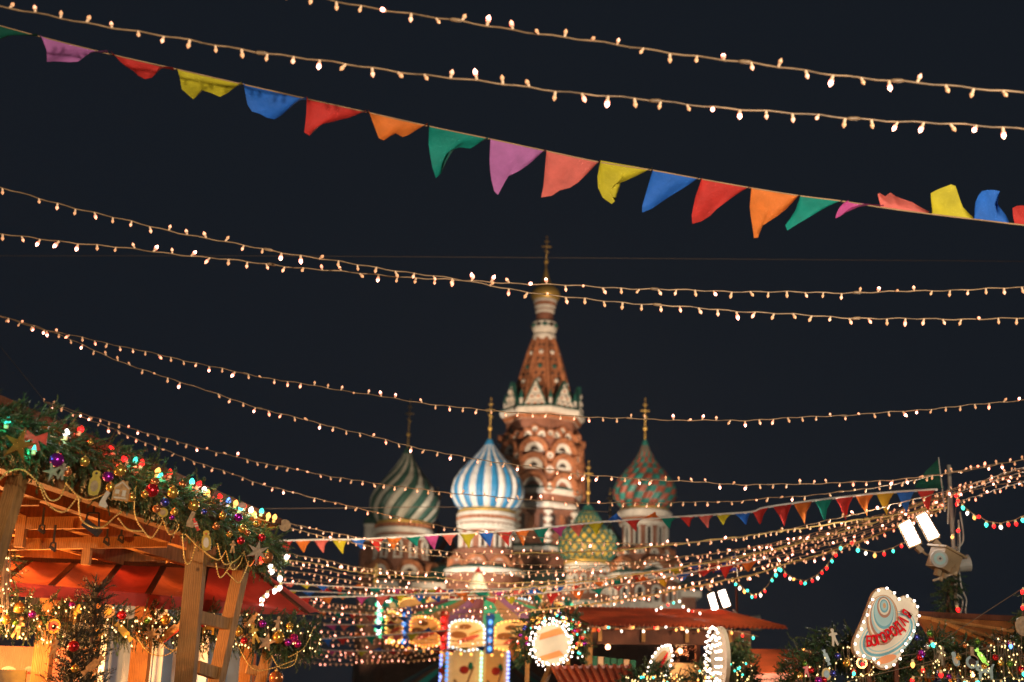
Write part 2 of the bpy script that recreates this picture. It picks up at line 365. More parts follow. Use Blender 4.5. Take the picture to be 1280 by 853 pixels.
m = MB(); m.lathe((ax, ay, 0), prof(680, ((404, 10.5), (393, 10.5), (391.5, 12), (389, 12), (388, 12), (384.5, 13), (384, 13.5), (380, 13.5), (379.5, 14.5), (376.5, 15))), 24, m=[0, 1, 1, 2, 1, 1, 2, 1, 1]); m.build('lantern_drum', [M['brick'], M['white'], M['brick_orange']], tw)
z0, z1 = Zof(681, 377), Zof(681, 336)
m = MB(); m.lathe((ax, ay, 0), onion_prof(z0, z1, 18.5*Mof(681, 365), shape=[(0, .78), (.1, .95), (.2, 1), (.3, .93), (.4, .72), (.5, .48), (.6, .33), (.75, .2), (1, .07)]), 28); m.build('onion_dome', M['gold'], tw, True)
cross(tw, ax, ay, Zof(681, 341), Zof(682, 296), .42)
# gables at the foot of the tent
for k in range(-2, 3):
    a = A0+R(22.5+45*k); t = Vector((math.cos(a), math.sin(a), 0)); n = Vector((math.sin(a), -math.cos(a), 0)); rr = 44*Mof(677, 510)
    c = Vector((ax, ay, 0))+n*rr; hw = 15*s0; zb = cz(518); zt = cz(487)
    m = MB(); m.prism([c+t*(-hw)+Vector((0, 0, zb)), c+t*hw+Vector((0, 0, zb)), c+Vector((0, 0, zt))], n, .5, 0)
    for e in (-1, 1): m.bar(c+t*(e*hw*1.02)+n*.1+Vector((0, 0, zb)), c+n*.1+Vector((0, 0, zt+.15)), .6, .14, 1)
    for row, cnt in ((0, 3), (1, 2), (2, 1)):
        for i in range(cnt):
            cc = c+t*((i-(cnt-1)/2)*hw*.56)+Vector((0, 0, zb+.15+row*(zt-zb)*.28))
            m.sector(cc, t, n, hw*.15, hw*.27, .1, .55, 0, seg=8, zs=1.2); m.sector(cc, t, n, .01, hw*.15, .1, .32, 2, seg=6, zs=1.2)
    m.build('gable', [M['white'], M['teal_roof'], M['brick_orange']], tw)
    a3 = A0+R(45*k); c3 = Vector((ax+math.sin(a3)*rr*1.08, ay-math.cos(a3)*rr*1.08, 0))
    m = MB(); m.lathe(c3, [(cz(519), .22), (cz(508), .22), (cz(507), .3), (cz(497), .05)], 8, m=[0, 1, 1]); m.build('pinnacle', [M['white'], M['teal_roof']], tw)
# arched tiers
for k in range(-2, 3):
    a = A0+R(22.5+45*k); n = Vector((math.sin(a), -math.cos(a), 0)); t = Vector((math.cos(a), math.sin(a), 0))
    ap = math.cos(R(22.5))
    for py, r in ((574, 18), (594, 18.5), (618, 19)):
        c = Vector((ax, ay, cz(py)))+n*((47+ (py-560)*.05)*s0*ap); koko(tw, c, a, r*s0, d=.75, eye=(py != 618))
    for e in (-1, 1):
        c = Vector((ax, ay, cz(555)))+n*(46.5*s0*ap)+t*(e*8.6*s0); koko(tw, c, a, 7.5*s0, d=.5, zs=1.35)
    c = Vector((ax, ay, cz(548)))+n*(46.3*s0*ap); koko(tw, c, a, 6*s0, d=.4, zs=1.3)
    a3 = A0+R(45*k)
    for py, r in ((580, 6), (597, 7), (618, 6.5), (553, 5)):
        c = Vector((ax+math.sin(a3)*48*s0, ay-math.cos(a3)*48*s0, cz(py)))
        nn = Vector((math.sin(a3), -math.cos(a3), 0)); tt = Vector((math.cos(a3), math.sin(a3), 0)); m = MB()
        m.sector(c, tt, nn, r*.72*s0, r*s0, -.6, .75, 0, 0, 360, 14); m.sector(c, tt, nn, .02, r*.72*s0, -.6, .5, 1, 0, 360, 14); m.sector(c, tt, nn, .02, r*.25*s0, -.6, .6, 2, 0, 360, 8)
        m.build('medallion', [M['brick_orange'], M['white'], M['dark']], tw)
    # body below: niches, baluster columns, little windows
    for e in (-1, 0, 1):
        c = Vector((ax, ay, 0))+n*(50*s0*ap+.12)+t*(e*11.5*s0); m = MB()
        z0_, z1_ = cz(684), cz(652)
        m.add([c+t*(-2.6*s0)+Vector((0, 0, z0_)), c+t*(2.6*s0)+Vector((0, 0, z0_)), c+t*(2.6*s0)+Vector((0, 0, z1_)), c-t*(2.6*s0)+Vector((0, 0, z1_))], [(0, 1, 2, 3)])
        m.sector(c+Vector((0, 0, z1_)), t, n, .01, 2.6*s0, -.1, .02, 0, seg=8); m.build('niche', M['dark'] if e else M['brick_orange'], tw)
    m = MB(); c = Vector((ax, ay, 0))+n*(50*s0*ap+.25)
    m.prism([c+t*(-6*s0)+Vector((0, 0, cz(672))), c+t*(6*s0)+Vector((0, 0, cz(672))), c+Vector((0, 0, cz(654)))], n, .7, 0); m.build('pediment', M['brick_orange'], tw)
    m = MB(); c3 = Vector((ax+math.sin(a3)*51*s0, ay-math.cos(a3)*51*s0, 0))
    pr = [(cz(686), .5)]
    for yy in (682, 674, 665, 656, 647): pr += [(cz(yy+3.5), .2), (cz(yy+1.8), .48), (cz(yy), .6), (cz(yy-1.8), .48), (cz(yy-3.3), .2)]
    m.lathe(c3, pr, 10); m.build('baluster_column', M['white'], tw, True)
    for e in (-1, 1):
        c = Vector((ax, ay, 0))+n*(55.5*s0*ap)+t*(e*9*s0)
        m = MB(); m.box(c+Vector((0, 0, cz(712))), (6*s0, 6*s0, 8*s0), 0, Matrix.Rotation(a, 3, 'Z')); m.box(c+n*(3.1*s0)+Vector((0, 0, cz(712))), (3*s0, .1, 5*s0), 1, Matrix.Rotation(a, 3, 'Z')); m.build('window', [M['white'], M['dark']], tw)

def dometower(cx, name, Y, dome_px, r_px, style, drum, crosspx, bodycol='brick', apexcx=None, dshape=ONION, gold=True, extra=None, cross_r=.36):
    ox = P(cx, dome_px[0], Y).x; s = Mof(cx, dome_px[0], Y)
    Z = lambda py: Zof(cx, py, Y)
    t_ = MB(); zs = [(Z(p_), q*s) for p_, q in drum['wall']]; t_.lathe((ox, Y, 0), zs, 24 if drum.get('round', 1) else 8)
    t_ = t_.build(name, M[bodycol], cath)
    for bands in drum.get('bands', []):
        m = MB(); m.lathe((ox, Y, 0), [(Z(p_), q*s) for p_, q in bands[1]], 28); m.build(bands[0], M[bands[2]], t_)
    # toothed frieze
    for py, rr, n_, mm in drum.get('teeth', []):
        m = MB()
        n4 = n_*4; vs = [(ox+math.sin(2*math.pi*k/n4)*q_, Y-math.cos(2*math.pi*k/n4)*q_, z_) for z_ in (Z(py)-1.7*s, Z(py)+1.7*s) for k in range(n4) for q_ in [(rr+(1.1 if k % 4 < 2 else -1))*s]]
        m.add(vs, [(k, (k+1) % n4, n4+(k+1) % n4, n4+k) for k in range(n4)]+[tuple(range(n4))[::-1], tuple(range(n4, 2*n4))])
        m.build('frieze', M[mm], t_)
    for py0, py1, rr, wd, n_, off in drum.get('wins', []):
        for k in range(n_):
            a = R(off+(k-(n_-1)/2)*(150/n_)); ringwin(t_, ox, Y, a, rr*s, Z(py0), Z(py1), wd*s)
    for py, rr, kr, n_, off, step in drum.get('kokos', []):
        for k in range(n_):
            a = R(off+(k-(n_-1)/2)*step); koko(t_, (ox+math.sin(a)*rr*s, Y-math.cos(a)*rr*s, Z(py)), a, kr*s, d=.6)
    z0, z1 = Z(dome_px[0]), Z(dome_px[1]); r = r_px*s; m = MB()
    if gold: g_ = MB(); g_.lathe((ox, Y, 0), [(z0-s*5, r*.70), (z0-s*4.4, r*.8), (z0-s*1, r*.8), (z0+s*.4, r*.76)], 32); g_.build('gilded_ring', M['gold'], t_, False)
    op = onion_prof(z0, z1, r, shape=dshape, n=34)
    if style[0] == 'stripe':     # n pairs of lobes, optional swirl
        n_ = style[1]; per = 6; m.lathe((ox, Y, 0), op, n_*2*per, twist=style[4], lobes=n_*2, lob=.07, mf=lambda k, j: (k//per) % 2 if j < 31 else 0, a0=R(style[5]) if len(style) > 5 else 0)
        d_ = m.build('onion_dome', [M[style[2]], M[style[3]]], t_, True)
    elif style[0] == 'check':
        n_ = 18; per = 5; m.lathe((ox, Y, 0), onion_prof(z0, z1, r, shape=dshape, n=44), n_*per, twist=style[3], lobes=n_, lob=.10, mf=lambda k, j: ((k//per)+(j//4)) % 2 if j < 40 else 1)
        d_ = m.build('onion_dome', [M[style[1]], M[style[2]]], t_, True)
    else:                        # diamond: raised ribs both ways over a plain shell
        m.lathe((ox, Y, 0), op, 48, m=0); d_ = m.build('onion_dome', [M[style[1]]], t_, True)
        q = MB(); nr = 18; 
        for sg in (-1, 1):
            for k in range(nr):
                pts = []
                for i in range(0, len(op)):
                    z_, r_ = op[i]; a = 2*math.pi*k/nr+sg*i/len(op)*style[3]; pts.append((ox+math.sin(a)*r_*1.005, Y-math.cos(a)*r_*1.005, z_))
                q.tube(pts, [max(.04, .022*rr+.07) for _, rr in op], 4)
        q.build('diamond_rib', M[style[2]], t_)
    if crosspx: cross(t_, ox, Y, Z(crosspx[0]), Z(crosspx[1]), cross_r)
    if extra: extra(t_, ox, s, Z)
    return t_

stripe_drum = lambda top, r: None
dometower(609, 'blue_domed_tower', 158, (639, 549), 45, ('stripe', 14, 'd_blue', 'd_white', .0, 6),
    dict(wall=((990, 50), (722, 48), (690, 40), (688, 34), (668, 33), (655, 35), (641, 34)),
         bands=[('drum_band', ((666, 34), (664, 36), (661, 36), (660, 34)), 'white'), ('drum_band', ((657, 35), (656, 37.5), (653, 37.5), (652, 35)), 'white'), ('drum_band', ((649, 35), (648, 38), (644.5, 38), (644, 35)), 'white'), ('cornice', ((724, 45), (721, 49), (717, 50), (715.5, 51), (715.2, 45)), 'white'), ('roof_skirt', ((715.4, 51.5), (714, 51), (708, 42)), 'teal_roof')],
         teeth=[(660.5, 35.5, 36, 'white'), (651, 36.5, 40, 'brick_orange')],
         wins=[(688, 672, 33, 7, 5, -6)], kokos=[(713, 40, 14.5, 5, -14, 38)]), (552, 498), dshape=[(0, .74), (.08, .88), (.18, .98), (.28, 1.0), (.40, .94), (.52, .80), (.64, .60), (.75, .40), (.84, .25), (.9, .15), (1, .06)])
dometower(505, 'green_swirl_domed_tower', 164, (654, 560), 43, ('stripe', 11, 'd_green', 'd_cream', 1.7),
    dict(wall=((990, 42), (735, 42), (705, 38), (690, 34), (676, 33), (658, 35)),
         bands=[('drum_band', ((670, 35), (668, 38), (664, 38), (663, 35)), 'white'), ('drum_band', ((678, 34), (677, 36), (674, 36), (673, 34)), 'white')],
         teeth=[(667, 36, 34, 'white'), (660, 35.5, 34, 'brick_orange')], wins=[(700, 684, 34, 8, 5, -5)], kokos=[(722, 40, 17, 4, -8, 50)]), (562, 500), dshape=[(0, .78), (.08, .90), (.18, .99), (.3, 1.0), (.42, .90), (.54, .70), (.66, .48), (.78, .30), (.88, .17), (1, .07)])
dometower(734, 'diamond_domed_tower', 145, (702, 632), 36, ('diamond', 'd_yellow', 'd_dteal', 1.9),
    dict(wall=((990, 30), (770, 30), (728, 25), (705, 25)),
         bands=[('drum_band', ((716, 25), (714, 27), (709, 28), (706, 27)), 'white'), ('cornice', ((762, 29), (758, 33), (754, 34), (752, 27)), 'white')], teeth=[(712, 27, 34, 'white')], wins=[(742, 724, 25, 6, 6, 0)]), (633, 577), dshape=[(0, .70), (.08, .88), (.18, .98), (.30, 1.0), (.42, .96), (.53, .84), (.61, .62), (.66, .50), (.74, .44), (.84, .32), (.92, .18), (1, .08)], cross_r=.32)
dometower(806, 'red_teal_domed_tower', 160, (637, 550), 38, ('check', 'd_red', 'd_teal', 1.3),
    dict(wall=((990, 44), (735, 44), (722, 38), (690, 30), (684, 27), (656, 28), (640, 32)),
         bands=[('drum_band', ((660, 28), (658, 31), (655, 31), (654, 28)), 'white'), ('drum_band', ((650, 30), (649, 33.5), (642, 34), (640, 32)), 'white'), ('cornice', ((728, 42), (725, 46), (721, 47), (720, 40)), 'white'), ('roof_skirt', ((720, 47), (718, 46.5), (713, 38)), 'teal_roof'), ('cornice', ((765, 45), (762, 48), (758, 48), (757, 44)), 'white')],
         teeth=[(646, 33, 36, 'white'), (653, 31, 34, 'brick_orange')], wins=[(684, 664, 27.5, 6.5, 5, 5), (756, 742, 44, 9, 6, 0)], kokos=[(719, 38, 18, 4, -16, 52), (696, 31, 9, 6, 0, 30)]), (552, 499), dshape=[(0, .74), (.08, .9), (.18, .99), (.28, 1.0), (.40, .90), (.52, .68), (.64, .45), (.76, .27), (.87, .15), (1, .05)])
dometower(543, 'small_blue_domed_tower', 176, (706, 648), 30, ('stripe', 10, 'd_blue', 'd_red', 1.6),
    dict(wall=((990, 30), (740, 28), (710, 26)), bands=[('drum_band', ((718, 26), (716, 28), (710, 28), (709, 26)), 'white')], teeth=[(714, 27, 30, 'brick_orange')], wins=[(736, 722, 26, 6, 5, 0)]), (650, 610), cross_r=.4)
dometower(762, 'hidden_domed_tower', 178, (705, 655), 26, ('stripe', 9, 'd_green', 'd_red', .9),
    dict(wall=((990, 26), (720, 24), (706, 22)), bands=[], teeth=[(714, 24, 26, 'white')]), (655, 611), cross_r=.32)
# bell turret at the left edge and connecting gallery
m = MB(); lx = P(461, 700, 172).x; s = Mof(461, 700, 172)
m.lathe((lx, 172, 0), [(Zof(461, v, 172), q*s) for v, q in ((990, 12), (690, 12), (678, 8), (660, 8), (656, 9.5), (650, 9), (640, 1))], 8, m=[0, 0, 1, 1, 2, 2]); m.build('bell_turret', [M['brick'], M['white'], M['d_green']], cath)
gx0, gx1 = P(480, 760, 168).x, P(858, 760, 168).x
m = MB(); m.box(((gx0+gx1)/2, 172, Zof(650, 752)/2), (gx1-gx0, 24, Zof(650, 752))); gal = m.build('gallery', M['brick'], cath)
m = MB(); m.box(((gx0+gx1)/2, 172, Zof(650, 752)+.35), (gx1-gx0+1.2, 25.2, .7), 0); m.prism([Vector((gx0-.8, 172+y_, Zof(650, 752)+z_)) for y_, z_ in ((-13, .8), (13, .8), (9, 3.0), (-9, 3.0))], (1, 0, 0), .1, 1)
m.add([(gx0-.8, 159, Zof(650, 752)+.8), (gx1+.8, 159, Zof(650, 752)+.8), (gx1-2, 163, Zof(650, 752)+3), (gx0+2, 163, Zof(650, 752)+3)], [(0, 1, 2, 3)], 1); m.build('cornice', [M['white'], M['teal_roof']], gal)
for k in range(16):
    x = gx0+2+(gx1-gx0-4)*k/15
    m = MB(); zc = Zof(650, 775); m.sector((x, 160, zc), (1, 0, 0), (0, -1, 0), .75, 1.15, -.1, .25, 0, seg=8)
    for e in (-.95, .95): m.box((x+e, 159.9, zc-1.6), (.4, .5, 3.2))
    m.box((x, 159.98, zc-1.3), (1.5, .1, 3.4), 1); m.sector((x, 160, zc), (1, 0, 0), (0, -1, 0), .01, .75, -.1, .06, 1, seg=8); m.build('window', [M['white'], M['dark']], gal)
cross(cath, P(470, 720, 150).x, 150, Zof(470, 735, 150), Zof(470, 706, 150), .4)
m = MB(); m.lathe((P(470, 720, 150).x, 150, 0), [(0, 1.2), (Zof(470, 770, 150), 1.2), (Zof(470, 765, 150), .9), (Zof(470, 745, 150), 1.3), (Zof(470, 734, 150), .1)], 12, m=[0, 0, 1, 1]); m.build('porch_turret', [M['brick'], M['d_green']], cath)

# assumed floodlights, unseen on the square, added to light the cathedral
for i, (fx, fy, tx, ty, tz, pw, cc, an) in enumerate([(-24, 92, 6, 168, 34, 190000, (1, .72, .48), 26), (30, 96, 4, 168, 48, 140000, (1, .70, .48), 24),
        (-16, 100, -3, 158, 27, 90000, (1, .93, .85), 15), (28, 98, 15, 158, 26, 52000, (1, .80, .60), 22), (-30, 100, -13, 164, 24, 32000, (1, .80, .58), 22), (14, 92, 9, 145, 20, 42000, (1, .84, .6), 15)]):
    fl = empty('assumed_ground_floodlight', (fx, fy, 0), '%s assumed black ground floodlight from the left, aimed up at the cathedral' % ('second', 'sixth', 'third', 'fifth', 'first', 'fourth')[i], 'floodlight', 'assumed ground floodlights lighting the cathedral')
    d = (Vector((tx, ty, tz))-Vector((fx, fy, .7))).normalized(); q = d.to_track_quat('Y', 'Z').to_matrix()
    m = MB(); m.box((fx, fy, .7), (.6, .35, .5), 0, q); m.bar((fx-.35, fy, .1), (fx-.35, fy, .75), .05, .08); m.bar((fx+.35, fy, .1), (fx+.35, fy, .75), .05, .08); m.box((fx, fy, .05), (.9, .5, .1)); m.build('housing', M['black'], fl)
    m = MB(); m.box(Vector((fx, fy, .7))+d*.19, (.5, .02, .4), 0, q); m.build('lens', M['flood'], fl)
    lamp('SPOT', Vector((fx, fy, .7))+d*.4, (tx, ty, tz), pw*1.35, cc, .3, an, fl)
# ------------------------------------------------------------------ light strings
def bulb_mesh(k, seg=8, hot=False):
    m = MB(); m.lathe((0, 0, 0), [(0, .0052), (.004, .006), (.017, .0062), (.019, .005)], seg, m=0)
    if k == 3 or k == 2: m.lathe((0, 0, 0), [(.0175, .0072), (.021, .0092), (.0245, .0090)], seg, m=2); z0 = .0245
    else: z0 = .0185
    m.lathe((0, 0, 0), [(z0, .0076), (z0+.006, .0088), (z0+.010, .0076), (z0+.015, .004), (z0+.019, .001)], seg, m=1)
    o = m.build('bulb', [M['socket'], M['b%d' % k], M['bskin']], None, True); me = o.data; bpy.data.objects.remove(o); return me
BULB = [bulb_mesh(k) for k in range(4)]
def cbulb_mesh(c):
    m = MB(); m.lathe((0, 0, 0), [(0, .010), (.018, .011), (.020, .009)], 8, m=0)
    m.lathe((0, 0, 0), [(.020, .010), (.030, .016), (.042, .014), (.052, .007), (.056, .002)], 8, m=1)
    o = m.build('bulb', [M['socket_y'], M[c]], None, True); me = o.data; bpy.data.objects.remove(o); return me
CBULB = {k: cbulb_mesh('c_'+k) for k in CB}
CBULB['hot'] = cbulb_mesh('hot_white'); m = MB(); m.lathe((0, 0, 0), [(0, .004), (.012, .004)], 5, m=0); m.lathe((0, 0, 0), [(.012, .006), (.020, .010), (.030, .007), (.034, .002)], 6, m=1)
o_ = m.build('bulb', [M['socket_y'], M['led_tiny']], None, True); CBULB['tiny'] = o_.data; bpy.data.objects.remove(o_)
rng = random.Random(11)
def bulb_rot(tan, down=True, spread=.4, toward=0.0):
    d = Vector((rng.gauss(0, spread), rng.gauss(0, spread)-toward, -1 if down else 1)).normalized()
    return d.to_track_quat('Z', 'Y')
def joined(mesh_places, name, parent):      # many tiny bulbs past the first hundred
    o3 = ORG[parent.name]; v = []; f = []; mi = []; mats = []
    for me, p, q, sc_ in mesh_places:
        n = len(v); v += [Vector(p)-o3+(q @ (w_.co*sc_)) for w_ in me.vertices]
        idx = []
        for m_ in me.materials:
            if m_ not in mats: mats.append(m_)
            idx.append(mats.index(m_))
        for pl in me.polygons: f.append([n+i for i in pl.vertices]); mi.append(idx[pl.material_index])
    me2 = bpy.data.meshes.new(name); me2.from_pydata(v, [], f)
    for m_ in mats: me2.materials.append(m_)
    me2.polygons.foreach_set('material_index', mi); me2.update()
    o = bpy.data.objects.new(name, me2); col.objects.link(o); o.parent = parent; o['kind'] = 'stuff'; return o
def light_string(pts, Ya, Yb, label, group=None, step=.12, r=.0042, cable='cable', hot=.12, up=.25, scale=1.0, p3=None, kinds=None, spread=.33, cat='light string', name='light_string', frame=True, seg=5, wav=.004, lim=100):
    path = p3 or hang(pts, Ya, Yb); path = resample(path, min(.10, step*.5))
    w3 = [p+Vector((0, 0, 1))*(wav*math.sin(i*1.7)+wav*.8*math.sin(i*.53)) for i, p in enumerate(path)]
    m = MB(); m.tube(w3, r, seg)
    root = m.build(name, M[cable], None, True, org=w3[0]); tag(root, label, cat, group)
    out = []; isup = False; nxt = 0
    for j, p in enumerate(resample(w3, step)):
        if frame:
            c = CM.transposed() @ (p-CAM)
            if c.z > -.5: continue
            px = 640+FPX*c.x/-c.z; py = 426.5-FPX*c.y/-c.z
            if not (-25 < px < 1305 and -25 < py < 875): continue
        if j >= nxt: isup = rng.random() < up; nxt = j+rng.choice((1, 2, 3, 4, 5) if isup else (2, 4, 6))
        if rng.random() < .04: continue
        if kinds: me = CBULB[kinds[(j+(j//7)) % len(kinds)] if rng.random() < .8 else rng.choice(kinds)]
        else:
            x = rng.random(); me = BULB[3] if x < hot else BULB[2] if x < hot+.10 else BULB[1] if x < hot+.42 else BULB[0]
        if rng.random() < .12: q = Vector((rng.gauss(0, .6), -1, rng.gauss(0, .4))).normalized().to_track_quat('Z', 'Y')
        else: q = bulb_rot(None, not isup, spread)
        s_ = scale*rng.uniform(.9, 1.15)*(1.1 if me is BULB[3] else 1)
        out.append((me, p, q, s_))
    for me, p, q, s_ in out[:lim]:
        o = place(me, 'bulb', root, p, q); o.scale = (s_,)*3
    if len(out) > lim: joined(out[lim:], 'bulb_row', root)
    if cat == 'light string' and not kinds and Ya < 18:
        for fr in (.27, .63, .82):
            i = int(len(w3)*fr); m = MB(); m.tube([w3[i], w3[i].lerp(w3[i+1], .25), w3[i+1].lerp(w3[i], .25), w3[i+1]], [r*1.2, r*2.0, r*2.1, r*1.2], 6); m.build('connector', M[cable], root, True)
    return root
LS = light_string
G1 = 'warm light strings overhead'
LS([(330, -16), (427, 3), (534, 21), (640, 37), (747, 53), (854, 68), (987, 86), (1121, 102), (1300, 117)], 6.4, 6.0, 'topmost string of large warm bulbs, running in from the upper edge', G1, hot=.13, up=.35, r=.0052, step=.13, scale=1.18)
LS([(-20, 5), (0, 9), (133, 33), (267, 56), (427, 80), (640, 107), (854, 130), (1067, 148), (1300, 162)], 6.3, 6.4, 'second string from the top, just above the big coloured pennants', G1, hot=.13, up=.15, r=.0052, step=.13, scale=1.18)
LS([(-20, 230), (0, 235), (133, 270), (267, 300), (427, 328), (560, 348), (660, 365), (710, 372), (854, 384), (1054, 397), (1180, 399), (1300, 398)], 8.3, 8.6, 'bulb string starting higher at the left and dropping below its neighbour past the tower dome', G1, hot=.13, scale=1.12, step=.12, r=.005)
LS([(-20, 289), (0, 293), (133, 308), (267, 323), (427, 340), (560, 350), (707, 357), (854, 363), (1054, 366), (1180, 363), (1300, 359)], 8.5, 8.8, 'bulb string that crosses the gilded tower dome and rises slightly at the right', G1, hot=.13, up=.3, scale=1.12, step=.12, r=.005)
LS([(-20, 390), (0, 395), (47, 410), (120, 426), (250, 455), (320, 470), (427, 488), (560, 508), (680, 518), (800, 524), (910, 526), (960, 524), (1120, 515), (1300, 498)], 12.2, 11.5, 'bulb string crossing the white cornice and gables of the central tower', G1, hot=.15, scale=1.15, r=.0047)
LS([(-20, 390), (0, 396), (60, 413), (160, 456), (240, 482), (320, 509), (430, 537), (555, 567), (680, 586), (758, 596), (910, 605), (960, 606), (1085, 602), (1185, 592), (1300, 571)], 12.3, 12.5, 'bulb string crossing the top of the blue dome and the arched tower tiers', G1, hot=.14, scale=1.15, r=.0047)
LS([(55, 502), (145, 530), (250, 560), (320, 577), (380, 589), (440, 600), (560, 616), (680, 626), (758, 629), (910, 627), (960, 623), (1035, 617), (1120, 605), (1185, 591), (1300, 571)], 15.4, 13.5, 'bulb string crossing the widest part of the green swirl dome', G1, hot=.14, scale=1.15, r=.0047)
LS([(55, 503), (130, 532), (222, 569), (303, 597), (340, 609), (450, 636), (560, 659), (640, 669), (720, 677), (800, 680), (880, 677), (960, 666), (1060, 645), (1190, 612), (1300, 585)], 15.4, 13.8, 'bulb string running from the garland roof to below the green swirl dome', G1, hot=.14, scale=1.15, r=.0047)
G2 = 'rows of warm light strings over the market'
LS([(357, 654), (457, 674), (560, 690), (660, 694), (760, 703), (870, 694), (960, 683), (1060, 660), (1190, 616), (1300, 590)], 18, 14, 'upper one of the twin strings leaving the corner of the garland roof', G2, hot=.16)
LS([(357, 659), (443, 679), (560, 697), (660, 706), (780, 707), (870, 703), (980, 684), (1060, 664), (1190, 619), (1300, 597)], 18, 14.2, 'lower one of the twin strings leaving the corner of the garland roof', G2, hot=.12)
rows = [ # left to right, pixel path, depths, label
 ([(345, 690), (400, 699), (470, 712), (600, 716), (700, 712), (760, 708), (820, 700), (925, 687), (1060, 656), (1190, 614), (1300, 580)], 19, 14.4, 'string just under the red and orange pennants at the roof corner'),
 ([(340, 697), (400, 706), (450, 716), (540, 722), (640, 729), (797, 717), (900, 700), (1000, 677), (1190, 618)], 20, 14.5, 'string passing the tip of the white carousel cone on its way to the lamp pole'),
 ([(338, 711), (400, 719), (470, 731), (560, 737), (660, 737), (760, 726), (880, 708), (1060, 668), (1190, 620)], 21, 14.6, 'string level with the foot of the white carousel cone'),
 ([(340, 727), (390, 733), (470, 741), (560, 745), (640, 745), (760, 734), (880, 716), (1000, 690), (1080, 668), (1190, 622)], 22, 14.6, 'string along the top edge of the striped carousel roof'),
 ([(360, 748), (430, 756), (500, 760), (580, 761), (680, 761), (780, 749), (900, 727), (980, 707), (1060, 684), (1190, 628)], 24, 14.8, 'lowest string above the carousel panels, swinging up to the lamp pole'),
 ([(375, 760), (430, 765), (500, 768), (580, 768), (640, 766), (700, 760), (780, 750), (900, 727)], 27, 22, 'string hanging across the lit carousel panels'),
 ([(380, 768), (430, 772), (500, 774), (560, 775)], 30, 30, 'short string ending at the orange carousel panel'),
 ([(385, 786), (440, 790), (500, 790), (580, 786)], 32, 32, 'string between the two low pennant lines left of the carousel'),
 ([(380, 802), (440, 806), (500, 806), (600, 800), (690, 798)], 34, 32, 'string running under the carousel panels across its cream column'),
 ([(345, 809), (440, 813), (540, 808), (640, 806)], 36, 35, 'string crossing the top of the carousel column'),
 ([(345, 816), (440, 819), (500, 818), (570, 811)], 38, 38, 'third string up from the lowest, left of the carousel column'),
 ([(350, 822), (440, 824), (500, 822), (560, 815)], 40, 40, 'second lowest string left of the carousel column'),
 ([(355, 826), (430, 830), (500, 828), (560, 820)], 42, 42, 'lowest string of all, above the green striped tent'),
 ([(338, 704), (400, 712), (460, 722), (540, 727), (620, 731), (700, 728)], 21, 20, 'string whose bulbs mix with the second row under the pennant line corner'),
 ([(375, 754), (430, 760), (500, 763), (560, 764)], 28, 28, 'string ending beside the gold carousel panel'),
 ([(380, 777), (440, 781), (490, 782)], 31, 31, 'short string just over the low magenta pennant'),
 ([(360, 796), (440, 799), (500, 798), (600, 803)], 33, 33, 'string just below the low yellow pennant'),
 ([(620, 720), (720, 714), (820, 702), (940, 684), (1060, 659), (1190, 616)], 19, 14.5, 'extra fine string in the fan of lights, passing over the blue triangular flag'),
 ([(620, 742), (720, 736), (820, 724), (940, 702), (1060, 671), (1190, 624)], 20, 14.6, 'fine string in the lower half of the fan of lights left of the floodlights'),
 ([(640, 757), (720, 750), (820, 738), (930, 713), (1060, 679), (1190, 630)], 21, 14.7, 'lowest fine string in the fan, just above the small floodlights'),
 ([(338, 720), (420, 730), (500, 738), (600, 739), (680, 733)], 22, 21, 'fine string crossing just under the foot of the white cone'),
 ([(372, 757), (430, 763), (500, 766)], 28, 28, 'short string left of the carousel, level with its panel tops'),
 ([(380, 792), (440, 795), (500, 795), (560, 793)], 33, 33, 'short string running into the foot of the carousel panels'),
 ([(345, 813), (440, 816), (540, 813), (600, 808)], 37, 37, 'fourth string up from the lowest, left of the carousel column'),
]
for i, (pp, a, b, lb) in enumerate(rows):
    LS(pp, a, b, lb, G2, hot=.17, cable='rope' if i in (1, 5, 6) else 'cable', step=.12 if a < 26 else .15, r=.0048 if a < 26 else .0065, lim=90, scale=1.15 if a < 26 else 1.5)
# gold ropes with bulbs at the right
LS([(640, 692), (760, 689), (865, 678), (940, 669), (1060, 652), (1190, 634)], 16, 14.2, 'gold cord of bulbs under the row of stiff pennants', G2, cable='rope', r=.009, hot=.13, scale=1.15)
LS([(640, 736), (760, 724), (860, 708), (940, 694), (1060, 663), (1190, 626)], 17, 14.4, 'gold cord of bulbs passing the blue triangular flag', G2, cable='rope', r=.009, hot=.13, scale=1.15)
LS([(650, 767), (680, 762), (780, 750), (880, 731), (940, 719), (976, 707), (1060, 682), (1190, 632)], 18, 14.5, 'gold cord of bulbs above the red corrugated roof', G2, cable='rope', r=.009, hot=.13, scale=1.15)
# beyond the lamp pole, off to the right
for pp, lb in (([(1190, 612), (1230, 600), (1300, 577)], 'uppermost short string right of the lamp pole'), ([(1190, 618), (1240, 602), (1300, 583)], 'second short string right of the lamp pole'), ([(1197, 628), (1240, 614), (1300, 596)], 'lowest short string right of the lamp pole')):
    LS(pp, 14, 12.5, lb, G2, hot=.12, up=.4)
